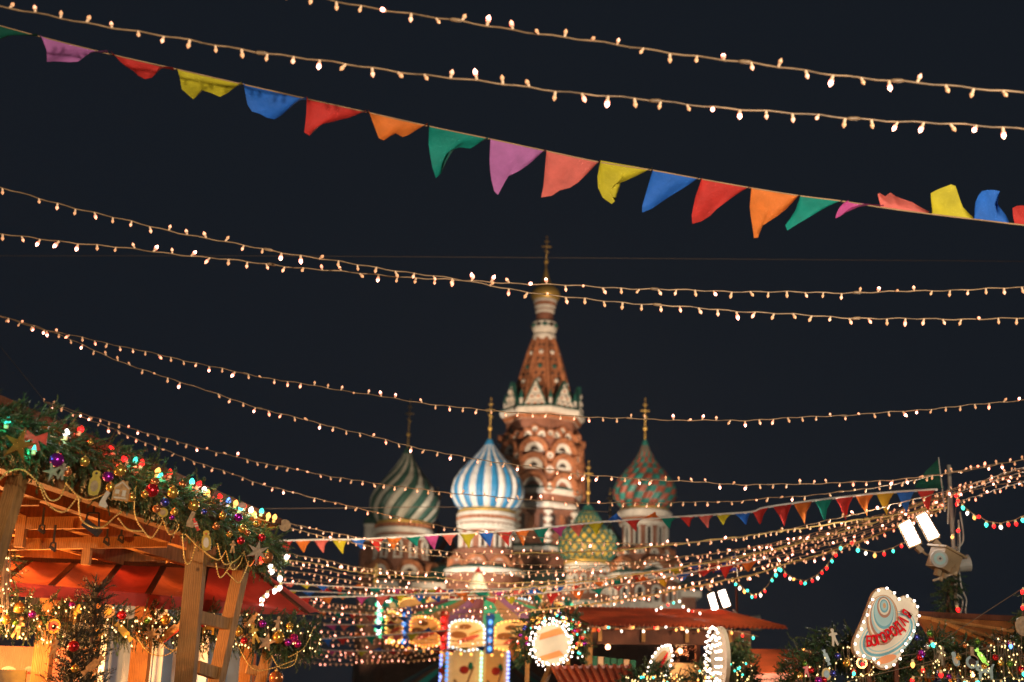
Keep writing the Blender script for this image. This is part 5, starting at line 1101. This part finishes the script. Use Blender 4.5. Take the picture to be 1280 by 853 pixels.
for x, y, pw in ((760, 800, 16), (850, 805, 22)):  # assumed lamps, added for warm light inside this stall
    p = P(x, y, BY+.5)+Vector((0, 0, -.1)); sp = empty('assumed_pendant_lamp', p, None, None); orn(sp, 'under the corrugated roof', 'assumed warm bulb lamp', x, 'lamp')
    m = MB(); m.ball(p, .04, 8, 6); m.build('bulb', M['b2'], sp); m = MB(); m.tube([p, p+Vector((0, 0, .3))], .008, 4); m.build('cord', M['black'], sp); lamp('POINT', p+Vector((0, -.1, -.0)), None, pw, (1, .5, .2), .05, parent=sp)
# lower stall roofs
sm = empty('small_stall', P(740, 853, 16.5).xy.to_3d(), 'low stall with a bright orange red ribbed roof below the wreathed sign', 'market stall')
a, b, c, d = P(690, 837, 16.8), P(787, 836, 16.8), P(796, 862, 16.0), P(704, 862, 16.0)
m = MB(); m.prism([a, b, c, d], (0, -.5, 1), .03); m.build('roof_sheet', M['red_metal'], sm)
for k in range(11): u = k/10; m = MB(); m.bar(a.lerp(b, u)+Vector((0, 0, .035)), d.lerp(c, u)+Vector((0, 0, .035)), .035, .04); m.build('roof_rib', M['red_metal'], sm)
m = MB(); m.bar(a, b, .07, .07); m.build('ridge_cap', M['red_metal'], sm); m = MB(); m.bar(a+Vector((-.03, 0, 0)), P(675, 866, 16.4), .05, .08); m.build('barge_board', M['wood'], sm)
m = MB(); m.box(((a.x+b.x)/2, 17.2, .9), (b.x-a.x-.1, 1.2, 1.8)); m.build('wall', M['wood'], sm)
far = empty('small_stall', P(965, 853, 19).xy.to_3d(), 'low stall with a plain dark red sloping roof right of the narrow sign', 'market stall')
a, b, c, d = P(912, 812, 19.6), P(1022, 814, 19.6), P(1026, 842, 18.6), P(905, 842, 18.6)
m = MB(); m.prism([a, b, c, d], (0, -.5, 1), .03); m.build('roof_sheet', M['red_metal'], far)
m = MB(); m.prism([d+Vector((0, -.02, 0)), c+Vector((0, -.02, 0)), c+Vector((0, -.02, -.15)), d+Vector((0, -.02, -.15))], (0, 1, 0), .02); m.build('fascia_board', M['red_metal'], far)
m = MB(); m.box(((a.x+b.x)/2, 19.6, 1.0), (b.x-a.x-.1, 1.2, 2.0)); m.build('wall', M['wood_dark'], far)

# signs -------------------------------------------------------------
def signbulbs(root, pts, s_=1.0, key='hot', out=Vector((0, -1, 0))):
    for p in pts: o = place(CBULB[key], 'bulb', root, p, (out+Vector((rng.gauss(0, .2), 0, rng.gauss(0, .2)+.1))).to_track_quat('Z', 'Y')); o.scale = (s_,)*3
def plate(name, p, outline_px, th, mt, par, push=0.0, yaw=0, pc=None):      # px outline around centre -> a plate in the sign's own plane
    q = Matrix.Rotation(yaw, 3, 'Z'); s_ = mpp(p); m = MB()
    m.prism([Vector(p)+q @ Vector(((x-pc[0])*s_, -push, (pc[1]-y)*s_)) for x, y in outline_px], q @ Vector((0, 1, 0)), th, 0); return m.build(name, M[mt] if isinstance(mt, str) else mt, par)
M['s_cream'] = mat('glow_cream_paint', (.60, .50, .34), .5, var=.06, scale=8, emit=(1, .82, .6), es=.05)  # cream boards: part of the bulb light on them is emission
M['s_teal'] = mat('sign_teal', (.07, .28, .33), .5, var=.06); M['s_pale'] = mat('sign_pale_blue', (.26, .44, .43), .5, var=.06); M['s_brown'] = mat('sign_brown', (.30, .10, .03), .5, var=.06); M['s_ochre'] = mat('sign_ochre', (.5, .24, .06), .5, var=.06); M['s_red'] = mat('sign_red', (.75, .01, .02), .9, var=.04, spec=.05); M['s_orange'] = mat('sign_orange', (.8, .25, .05), .5, var=.06)
# round sign in a wreath of white bulbs
pc = (690, 806); ps = P(*pc, 18.6); sg = empty('round_sign', ps, 'round cream sign with red bands inside a thick ring of white bulbs', 'sign')
plate('board', ps, circ(690, 806, 24, 28, 27), .05, 's_cream', sg, 0, R(-12), pc)
for y0, y1 in ((788, 797), (816, 824)): plate('painted_band', ps, [(676, y0+5), (700, y0-3), (706, y1-5), (674, y1+4)], .01, 's_orange', sg, .032, R(-12), pc)
q = Matrix.Rotation(R(-12), 3, 'Z'); pts = []
for ring, n_ in ((23, 30), (27.5, 34)):
    for k in range(n_): a = 2*math.pi*(k+rng.random()*.5)/n_; pts.append(ps+q @ Vector(((math.cos(a)*ring+rng.gauss(0, 1.0))*mpp(ps), -.06, (math.sin(a)*ring*1.08+rng.gauss(0, 1.0))*mpp(ps))))
signbulbs(sg, pts, .8)
m = MB(); m.bar(ps+Vector((0, .1, 0)), ps+Vector((0, .1, 1.0)), .03, .03); m.build('hanger', M['black'], sg)
WB = 'on the wreath round the round sign'
wp = [P(690+math.cos(R(a))*36, 806-math.sin(R(a))*38, 18.9) for a in range(-30, 215, 15)]
garland(wp, .10, 420, 'spruce wreath arching over the round bulb-ringed sign', L=.13, nn=20, nl=.05, nw=.011, seed=21)
for k in range(22):
    a = R(rng.uniform(-20, 200)); x, y = 690+math.cos(a)*rng.uniform(30, 44), 806-math.sin(a)*rng.uniform(30, 42)
    ball_on(P(x, y, 18.6), rng.uniform(2.2, 3.6), rng.choice(['gold', 'red', 'copper', 'purple', 'green', 'gold', 'blue']), WB, x)
ringc, ringz = P(690, 806, 18.55).x, P(690, 806, 18.55).z
tiny([P(690+math.cos(a)*r_, 806-math.sin(a)*r_*1.05, 18.55) for a, r_ in [(R(rng.uniform(-30, 175)), rng.uniform(30, 44)) for _ in range(40)]], 'coloured specks of light in the wreath of the round sign', .7, ('orange', 'red', 'teal', 'orange', 'white'), 'wreath_light_string', thick=.0015)
# tilted oval sign
pc = (823, 834); ps = P(*pc, 15.5); sg = empty('oval_sign', ps, 'slanted oval cream sign with red lettering stripe, rimmed by white bulbs', 'sign')
def rot_el(rx, ry, an, n=28, cx_=823, cy_=834): return [(cx_+rx*math.cos(t)*math.cos(an)-ry*math.sin(t)*math.sin(an), cy_-(rx*math.cos(t)*math.sin(an)+ry*math.sin(t)*math.cos(an))) for t in [2*math.pi*i/n for i in range(n)]]
plate('board', ps, rot_el(13, 30, R(-24)), .05, 's_cream', sg, 0, 0, pc)
plate('painted_band', ps, rot_el(7.5, 22, R(-24)), .01, 's_ochre', sg, .032, 0, pc); plate('painted_stripe', ps, rot_el(1.8, 19, R(-28), 16, 826, 832), .01, 's_red', sg, .042, 0, pc); plate('painted_stripe', ps, rot_el(1.4, 15, R(-28), 16, 820, 838), .01, 's_brown', sg, .042, 0, pc)
signbulbs(sg, [ps+Vector(((x-pc[0])*mpp(ps), -.05, (pc[1]-y)*mpp(ps))) for x, y in rot_el(12, 29, R(-24), 26)], .75); m = MB(); m.bar(ps+Vector((0, .06, 0)), (ps.x, ps.y+.06, 0), .05, .05); m.build('stand_pole', M['wood_dark'], sg)
# narrow edge-on sign
pc = (900, 822); ps = P(*pc, 15.0); sg = empty('narrow_sign', ps, 'tall sign seen almost edge-on, covered by rows of glaring white bulbs', 'sign')
plate('board', ps, [(x, y) for x, y in circ(900, 826, 40, 24, 42)], .04, 's_cream', sg, 0, R(-83), pc)
q = Matrix.Rotation(R(-83), 3, 'Z'); s_ = mpp(ps); pts = []
for ring in (38, 28, 17):
    for k in range(int(ring*.75)): a = 2*math.pi*k/int(ring*.75); pts.append(ps+q @ Vector((math.cos(a)*ring*s_, -.05, (-4+math.sin(a)*ring*1.05)*s_)))
signbulbs(sg, pts, .8, out=q @ Vector((0, -1, 0))); m = MB(); m.bar(ps+Vector((0, .0, -.3)), (ps.x, ps.y, 0), .05, .05); m.build('stand_pole', M['wood_dark'], sg)
for cx_, lb, sd, cyy in ((903, 'rounded spruce mass with tiny lights below the narrow bulb sign', 31, 845), (815, 'spruce mass with tiny lights below the slanted oval sign', 32, 858)):
    pth = [P(cx_-28, cyy+10, 15.4), P(cx_-8, cyy-14, 15.4), P(cx_+22, cyy-8, 15.4), P(cx_+34, cyy+14, 15.4)]
    garland(pth, .14, 420, lb, L=.12, nn=20, nl=.045, nw=.009, seed=sd)
    tiny([P(cx_+rng.uniform(-34, 38), cyy+rng.uniform(-18, 14), 15.2) for _ in range(90)], ('tiny yellow lights in the spruce mass below the narrow bulb sign' if sd == 31 else 'tiny yellow lights in the spruce mass below the slanted oval sign'), .6, ('tiny', 'tiny', 'tiny', 'orange', 'teal'))
pth = [P(918, 800, 19), P(925, 815, 19), P(930, 835, 19), P(932, 855, 19)]; garland(pth, .12, 260, 'upright spruce column behind the grey horn speaker', L=.14, nn=20, nl=.05, nw=.011, seed=33)

# ------------------------------------------------------------------ big illuminated sign with lettering, right
SY = 11.55; pc = (1105, 785); ps = P(*pc, SY)
sg = empty('illuminated_sign', ps, 'large egg-shaped sign with nested coloured rings and red letters БОГОРОДАЯ, rimmed by white bulbs', 'sign')
OUT = [(1098, 738), (1108, 736), (1117, 741), (1123, 748), (1132, 745), (1141, 749), (1147, 759), (1147, 772), (1142, 786), (1135, 799), (1127, 810), (1121, 822), (1114, 831), (1104, 835), (1094, 832), (1088, 826), (1078, 824), (1069, 820), (1065, 810), (1067, 799), (1074, 785), (1081, 770), (1087, 755), (1092, 744)]
OUT2 = [tuple(q_) for q_ in catmull(OUT+[OUT[0]], 4)][:-1]
def shrink(o, k, c=(1106, 785)): return [(c[0]+(x-c[0])*k, c[1]+(y-c[1])*k) for x, y in o]
plate('board', ps, OUT2, .06, 's_cream', sg, 0, 0, pc); plate('rim', ps, shrink(OUT2, 1.03), .02, 's_ochre', sg, -.03, 0, pc)
lay = .031
def ell(cx_, cy_, rx, ry, an=0, n=32): return [(cx_+rx*math.cos(t)*math.cos(an)-ry*math.sin(t)*math.sin(an), cy_-(rx*math.cos(t)*math.sin(an)+ry*math.sin(t)*math.cos(an))) for t in [2*math.pi*i/n for i in range(n)]]
for i, (rx, ry, cx_, cy_, an, mt) in enumerate([(36, 22, 1108, 795, .62, 's_pale'), (34, 20, 1108, 794, .62, 's_cream'), (32.5, 18.5, 1108, 794, .62, 's_teal'), (30, 16.5, 1108, 793, .62, 's_cream'), (29, 15, 1109, 792, .62, 's_pale'), (27.5, 14, 1109, 792, .62, 's_cream'),
        (19, 30, 1102, 776, -.12, 's_brown'), (18, 28.5, 1102, 775, -.12, 's_ochre'), (16.8, 27, 1102, 774, -.1, 's_cream'), (16, 25.5, 1102.5, 773, -.1, 's_brown'), (14.6, 23.5, 1103, 771, -.08, 's_pale'), (13.2, 21, 1103, 768.5, -.08, 's_cream'), (12.2, 19.5, 1103.3, 767, -.06, 's_teal'), (11.2, 17.5, 1103.5, 765.5, -.06, 's_pale'), (8.4, 12.5, 1104, 760.5, 0, 's_brown'), (6.6, 10, 1104, 759.5, 0, 's_cream'), (5.2, 8, 1104, 759, 0, 's_teal'), (3.8, 6, 1104, 758.5, 0, 's_pale'), (1.8, 3.2, 1104.3, 758.5, 0, 's_ochre')]):
    plate('painted_ring', ps, ell(cx_, cy_, rx*(1.12 if i < 6 else 1.04), ry*(1.12 if i < 6 else 1.04), an), .002, mt, sg, lay+.0015*i, 0, pc)
plate('painted_base', ps, ell(1104, 824, 13, 4.5, .35), .002, 's_orange', sg, .062, 0, pc)
s_ = mpp(ps)
for ch, x, y, an, h_ in zip('БОГОРОДАЯ', (1082.5, 1089, 1095.3, 1101.5, 1108, 1114.3, 1120.8, 1126.8, 1132.3), (804, 803, 801.5, 798.5, 794.5, 790.5, 785, 777, 768), (.02, .08, .2, .35, .45, .5, .65, .85, 1.0), (13, 13, 12, 12.5, 12.5, 12.5, 13, 12.5, 12)):
    cu = bpy.data.curves.new('letter', 'FONT'); cu.body = ch; cu.size = h_*s_*1.38; cu.extrude = .005; cu.offset = .0032; cu.align_x = 'CENTER'; cu.align_y = 'CENTER'; cu.materials.append(M['s_red'])
    o = bpy.data.objects.new('letter', cu); col.objects.link(o); bpy.context.view_layer.update()
    me = bpy.data.meshes.new_from_object(o.evaluated_get(bpy.context.evaluated_depsgraph_get())); bpy.data.objects.remove(o); o = bpy.data.objects.new('letter', me); col.objects.link(o); o.parent = sg; o['label'] = 'red letter '+ch; o.scale = (.64, 1, 1); o.location = Vector(((x-pc[0])*s_, -.075, (pc[1]-y)*s_)); o.rotation_mode = 'QUATERNION'
    o.rotation_quaternion = (Matrix.Rotation(-an, 3, 'Y') @ Matrix.Rotation(math.pi/2, 3, 'X')).to_quaternion()
ring = [ps+Vector(((x-pc[0])*s_, -.05, (pc[1]-y)*s_)) for x, y in shrink(OUT2, .97)]; ring.append(ring[0])
signbulbs(sg, resample(ring, .064)[:-1], .62)
m = MB()
for e in (-.12, .1): m.bar(ps+Vector((e, .07, -.1)), (ps.x+e, ps.y+.07, ps.z-.75), .035, .035)
m.build('stand', M['wood_dark'], sg)
lamp('POINT', ps+Vector((0, -.5, -.05)), None, .9, (1, .86, .7), .25, parent=sg)
# the stall that carries it
stc = empty('market_stall', P(1200, 853, 13).xy.to_3d(), 'orange boarded stall with an ornament covered spruce garland, right edge', 'market stall')
a, b, c, d = P(1146, 771, 13.0), P(1330, 780, 13.0), P(1330, 850, 12.4), P(1180, 830, 12.4)
m = MB(); m.prism([a, b, c, d], (0, -1, .4), .04); m.build('orange_gable', M['wood_orange'], stc)
m = MB(); m.bar(a+Vector((-.05, -.03, .02)), b+Vector((0, -.03, .02)), .05, .05); m.build('roof_edge', M['wood_dark'], stc)
for k in range(3): m = MB(); m.bar(a.lerp(d, .02+.05*k)+Vector((.1*k, -.05, 0)), b.lerp(c, .3+.35*k)+Vector((0, -.05, 0)), .03, .03); m.build('batten', M['wood'], stc)
for x in (1084, 1143, 1210): p = P(x, 840, 12.9); post(stc, p.x, p.y, p.z+.1, .09, 'wood')
a, b = P(1070, 832, 12.9), P(1300, 832, 12.9)
m = MB(); m.box(((a.x+b.x)/2, 13.4, .9), (b.x-a.x, .05, 1.9)); m.build('back_wall', M['wood'], stc)
m = MB(); m.bar(P(1062, 834, 12.85), P(1300, 834, 12.85), .05, .05); m.build('shelf', M['wood'], stc)
m = MB()
for k in range(70): p = P(rng.uniform(1085, 1230), rng.uniform(842, 858), 13.1); m.lathe(p, [(0, .02), (.07, .02), (.10, .008), (.13, .008)], 6, m=k % 4)
m.build('goods', [M['o_gold'], M['glass'], M['o_copper'], M['o_blue']], stc)['kind'] = 'stuff'
for x, y, pw in ((1120, 846, 7), (1215, 846, 7), (1165, 800, 9)):  # assumed lamps, put in for warm light on the boards and goods
    p = P(x, y, 12.2)+Vector((0, 0, .02)) if y > 800 else P(1215, 812, 11.3)+Vector((0, 0, -.9)); sp = empty('assumed_pendant_lamp', p, None, None); m = MB(); m.ball(p, .03, 8, 6); m.build('bulb', M['b2'], sp)
    m = MB(); m.tube([p, p+Vector((0, 0, .12))], .005, 4); m.build('cord', M['black'], sp); lamp('POINT', p+Vector((0, -.05, 0)), None, pw, (1, .5, .18), .04, parent=sp); orn(sp, 'at the orange boarded stall under the garland', 'assumed small warm lamp', x, 'lamp')
G5 = [P(x, y, 11.9) for x, y in ((985, 858), (1015, 822), (1050, 806), (1070, 812), (1098, 846), (1135, 828), (1160, 806), (1200, 822), (1240, 832), (1270, 812), (1300, 800))]
garland(G5, .17, 1700, 'dense spruce garland over the orange stall beside the lettered sign', L=.11, nn=26, nl=.036, nw=.006, seed=41)
garland([P(x, y, 11.7) for x, y in ((1286, 745), (1279, 775), (1276, 800))], .05, 60, 'thin spruce strip running up the right picture edge', L=.09, nn=24, nl=.034, seed=42)
W5 = 'on the garland beside the lettered sign'
def g5(x, y): return P(x, y, 11.55)
for (x, y, r, c, s2_) in ((1263, 805, 4, 'purple', 0), (1164, 801, 4, 'red', 0), (1152, 817, 5, 'purple', 1), (1150, 822, 4.5, 'red', 0), (1146, 797, 4, 'blue', 0), (1159, 808, 3.5, 'silver', 0), (1206, 807, 3.5, 'copper', 0), (1244, 822, 4, 'red', 0), (1251, 829, 4, 'gold', 0), (1262, 830, 4, 'green', 0), (1277, 837, 5, 'red', 0), (1162, 792, 4, 'green', 0), (1023, 851, 5, 'purple', 0), (1041, 842, 4.5, 'blue', 0), (1014, 838, 4, 'red', 0), (1058, 829, 5, 'gold', 0), (1047, 820, 4, 'blue', 0), (1006, 830, 3.5, 'green', 0), (1030, 850, 4, 'red', 0), (1186, 846, 3.5, 'purple', 0), (1230, 833, 4, 'gold', 0), (1198, 822, 4, 'gold', 1), (1222, 802, 3.5, 'green', 0), (1067, 840, 4, 'red', 0), (1000, 845, 4, 'gold', 0)):
    ball_on(g5(x, y), r, c, W5, x, s2_)
s5 = mpp(g5(1200, 820))
cut(g5(1227, 822), CANDY, 12*s5, 'o_green', W5, 'slanted green wrapped sweet', 1227, rot=1.0)
cut(g5(1231, 839), ANIMAL, 13*s5, 'o_bluep', W5, 'pale blue animal head cutout', 1231, trim=[('eye', circ(-.5, .25, .08), 'dark')])
cut(g5(1215, 828), circ(0, 0, 1, 16), 8*s5, 'o_bluep', W5, 'pale bicycle wheel shaped ring', 1215, trim=[('centre', circ(0, 0, .6, 12), 'dark')])
cut(g5(1217, 818), BOOT, 9*s5, 'o_wood', W5, 'grey wooden boot', 1217)
cut(g5(1176, 820), FIG, 12*s5, 'o_straw', W5, 'grey wooden doll', 1176, rot=.2)
cut(g5(1194, 824), PENG, 9*s5, 'o_bluep', W5, 'small pale penguin cutout', 1194, rot=-.3, trim=[('belly', circ(0, -.2, .28, 12, .5))])
cut(g5(1042, 797), FIG, 11*s5, 'o_icing', W5, 'white toy mouse', 1042, rot=-.2)
cut(g5(1033, 822), CANDY, 10*s5, 'o_bluep', W5, 'pale blue wrapped sweet', 1033, rot=1.2)
cut(g5(1033, 843), circ(0, 0, 1, 14, 1.3), 6*s5, 'o_yellow', W5, 'yellow clock face', 1033, trim=[('centre', circ(0, 0, .6, 12, .8), 'o_bluep')])
cut(g5(1008, 838), FIG, 9*s5, 'o_redp', W5, 'red wooden doll', 1008)
cut(g5(1077, 829), circ(0, 0, 1, 14), 7*s5, 'o_copper', W5, 'copper hoop', 1077, trim=[('centre', circ(0, 0, .7, 12), 'black')])
cut(P(1279, 783, 11.3), circ(0, 0, 1, 18, 1.2), 10*s5, 'o_wood', 'at the right picture edge', 'pale round wooden face', 1279, trim=[('eye', circ(-.3, .25, .1), 'o_ginger'), ('mouth', circ(-.2, -.4, .16, 10, .06), 'o_ginger')])
tiny([g5(rng.uniform(1146, 1285), rng.uniform(795, 853)) for _ in range(75)]+[g5(x_, 800+abs(x_-1055)*.75+rng.uniform(0, 45)) for x_ in [rng.uniform(992, 1095) for _ in range(50)]], 'tiny yellow lights dotted over the garland beside the lettered sign', .55)
tiny([g5(x, y) for x, y in ((1067, 838), (1078, 826), (1151, 817), (1163, 801), (1175, 838), (1205, 850), (1219, 848), (1141, 846), (1250, 850), (1276, 838), (1278, 755), (1279, 735), (1140, 825), (1152, 833), (1262, 803), (1060, 852))], 'larger red and blue bulbs on the garland beside the lettered sign', 1.0, ('red', 'red', 'orange', 'blue', 'teal'))
for c_ in ([(1060, 820), (1068, 845), (1085, 842), (1095, 828)], [(1258, 830), (1268, 848), (1285, 850)]): chain([g5(*q_) for q_ in catmull(c_, 6)], W5, c_[0][0], .005)

# ------------------------------------------------------------------ lamp pole with twin floodlights (right)
LY = 14.2
lpz = P(1192, 600, LY); pole = empty('lamp_pole', (P(1196, 760, LY).x, LY, 0), 'slim pole carrying two tilted floodlights, a round-lensed camera and cables', 'lamp pole')
bx = P(1196, 760, LY).x
m = MB(); m.tube([(bx, LY, 0), (bx, LY, lpz.z+.15)], .022, 8); m.tube([P(1186, 606, LY), P(1185, 655, LY)], .010, 6); m.build('pole', M['grey'], pole, True)
def floodlamp(par, corners, Y, d=.10):
    c4 = [P(x, y, Y) for x, y in corners]; n_ = (c4[1]-c4[0]).cross(c4[3]-c4[0]).normalized()
    if n_.y > 0: n_ = -n_
    q_ = Vector((.35, 1, 0)).normalized()
    m = MB(); m.prism([p+q_*d*.5+(p-sum(c4, Vector())/4)*.10 for p in c4], q_, d); hb = m.build('lamp_head', M['beige'], par)
    m = MB(); m.prism([p-n_*-.012 for p in c4], n_, .01); m.build('lens', M['flood'], hb); m = MB(); m.tube([p+n_*.016 for p in c4+[c4[0]]], .010, 5); m.tube([(c4[0]+c4[3])/2+n_*.02, (c4[1]+c4[2])/2+n_*.02], .004, 4); m.build('lens_frame', M['beige'], hb); return sum(c4, Vector())/4, n_
f1, n1 = floodlamp(pole, [(1123, 657), (1137, 650), (1151, 678), (1136, 684)], LY)
f2_, n2 = floodlamp(pole, [(1144, 646), (1157, 641), (1174, 670), (1160, 676)], LY)
lamp('SPOT', P(1180, 752, LY), P(850, 795, 19.5), 2600, (1, .74, .5), .1, 34, pole, .6)  # added spot without a lamp head, brightens the red stall roofs
lamp('SPOT', f1+Vector((-.05, -.14, 0)), (-2.5, LY-1, 4.6), 170, WARMW, .08, 130, pole, .6); lamp('SPOT', f2_+Vector((0, -.14, .0)), (1.5, 8, 4.0), 120, WARMW, .08, 130, pole, .6)
m = MB()
for x, y in ((1146, 684), (1168, 677)): m.bar(P(x, y, LY), P(x+6, y+6, LY), .07, .05)
m.tube([P(x, y, LY) for x, y in catmull([(1150, 686), (1160, 694), (1172, 686), (1185, 690), (1196, 684)], 5)], .012, 6); m.build('bracket', M['beige'], pole)
p = P(1180, 702, LY-.1); q = Matrix.Rotation(.35, 3, 'Y') @ Matrix.Rotation(.5, 3, 'Z')
m = MB(); m.box(p, (.24, .2, .2), 0, q); m.box(p+q @ Vector((0, 0, .11)), (.30, .26, .02), 0, q); cb = m.build('camera_box', M['beige'], pole)
for i, (rr_, mm, dd_) in enumerate(((.085, 'grey', .0), (.06, 's_pale', .012), (.03, 'grey', .02), (.012, 'black', .026))):
    m = MB(); m.lathe(P(1174, 699, LY-.24)+Vector((0, -dd_, 0)), [(-.01, rr_), (.01, rr_)], 20, rot=Matrix.Rotation(math.pi/2, 3, 'X')); m.build('lens_ring', M[mm], cb)
m = MB(); m.lathe(P(1204, 705, LY), [(-.06, .075), (.06, .085)], 16, rot=Matrix.Rotation(R(80), 3, 'Y')); m.build('horn_speaker', M['grey'], pole)
m = MB()
for x, y, w1 in ((1172, 716, .05), (1180, 720, .04), (1190, 714, .05), (1194, 708, .03), (1176, 724, .03)): m.box(P(x, y, LY-.15), (w1, w1, w1*1.3), 0, q)
m.bar(P(1166, 726, LY-.15), P(1196, 716, LY-.15), .03, .02); m.build('junction_clamp', M['beige'], pole)
for c_ in ([(1199, 715), (1202, 735), (1208, 750), (1207, 765), (1212, 780)], [(1195, 742), (1203, 750), (1202, 762), (1196, 778)], [(1198, 650), (1200, 680), (1196, 700)], [(1190, 690), (1204, 676), (1200, 640)]):
    m = MB(); m.tube([P(x, y, LY-.05) for x, y in catmull(c_, 6)], .009, 6); m.build('cable', M['grey'], pole, True)
garland([P(x, y, LY) for x, y in ((1194, 722), (1186, 740), (1184, 765))], .08, 110, 'small spruce bunch tied below the lamp pole camera', L=.12, nn=24, nl=.04, nw=.007, seed=51)
tiny([P(x, y, LY-.1) for x, y in ((1192, 616), (1196, 627), (1191, 668), (1198, 660), (1195, 757), (1222, 776))], 'few coloured bulbs hanging down the lamp pole', 1.1, ('orange', 'teal', 'red', 'red'))
# lower pole with the smaller pair of floodlights
L2 = 22.0; b2 = P(921, 760, L2); pole2 = empty('lamp_pole', (b2.x, L2, 0), 'thin pole with a smaller pair of glaring floodlights and a grey horn speaker', 'lamp pole')
m = MB(); m.tube([(b2.x, L2, 0), (b2.x, L2, P(920, 700, L2).z)], .02, 8); m.build('pole', M['wood_dark'], pole2, True)
f3, n3 = floodlamp(pole2, [(884, 744), (892, 741), (898, 761), (890, 764)], L2); f4, n4 = floodlamp(pole2, [(897, 740), (906, 737), (913, 757), (904, 760)], L2)
lamp('SPOT', f4+Vector((-.1, -.2, 0)), P(800, 775, BY+.4), 420, (1, .8, .6), .1, 100, pole2, .9)
lamp('SPOT', f3+Vector((0, -.16, 0)), (-2, L2-3, 4.2), 260, WARMW, .08, 150, pole2, .6)
m = MB(); m.bar(P(898, 762, L2), P(903, 770, L2), .1, .06); m.bar(P(888, 738, L2), P(882, 733, L2), .03, .03); m.build('bracket', M['beige'], pole2)
m = MB(); m.lathe(P(904, 779, L2), [(-.12, .09), (.10, .11)], 16, rot=Matrix.Rotation(R(70), 3, 'X')); m.bar(P(908, 772, L2), P(916, 786, L2), .06, .05); m.build('camera_box', M['beige'], pole2)
m = MB(); m.lathe(P(930, 780, L2), [(0, .04), (.06, .06), (.10, .11), (.25, .125)], 16, rot=Matrix.Rotation(R(85), 3, 'Y')); m.build('horn_speaker', M['grey'], pole2, True)
for c_ in ([(916, 762), (922, 770), (920, 785), (914, 792)], [(905, 790), (925, 788), (930, 775)]):
    m = MB(); m.tube([P(x, y, L2-.05) for x, y in catmull(c_, 6)], .014, 6); m.build('cable', M['grey'], pole2, True)

# ------------------------------------------------------------------ labels for ornaments by their order along each garland
ORD = ['first', 'second', 'third', 'fourth', 'fifth', 'sixth', 'seventh', 'eighth', 'ninth', 'tenth', 'eleventh', 'twelfth', 'thirteenth', 'fourteenth', 'fifteenth', 'sixteenth', 'seventeenth', 'eighteenth']
by = {}
for wh, kd, px, o, ct in ORN: by.setdefault((wh, kd), []).append((px, o, ct))
for (wh, kd), L_ in by.items():
    L_.sort(key=lambda t: t[0])
    for i, (px, o, ct) in enumerate(L_):
        o['category'] = ct; o['label'] = (kd+' '+wh) if len(L_) == 1 else ORD[min(i, 17)]+' '+kd+' from the left, '+wh
        if ct == 'bauble': o['group'] = 'baubles '+wh
        elif ct not in ('lamp', 'bead chain'): o['group'] = 'ornaments '+wh
        elif ct == 'bead chain': o['group'] = 'bead chains '+wh
# ------------------------------------------------------------------ thin haze volume, added to give the lamps a glow
m = MB(); m.box((0, 115, 42), (420, 260, 86)); hz = m.build('haze', [], None)
hm = bpy.data.materials.new('added_haze'); hm.use_nodes = True; nt = hm.node_tree; nt.nodes.remove(nt.nodes['Principled BSDF'])
pv = nt.nodes.new('ShaderNodeVolumePrincipled'); pv.inputs['Color'].default_value = (.9, .88, .85, 1); pv.inputs['Density'].default_value = .0003; pv.inputs['Anisotropy'].default_value = .6
nt.links.new(pv.outputs[0], nt.nodes['Material Output'].inputs['Volume']); hz.data.materials.append(hm); hz['kind'] = 'stuff'; hz['label'] = 'thin haze added over the market for lamp glow'
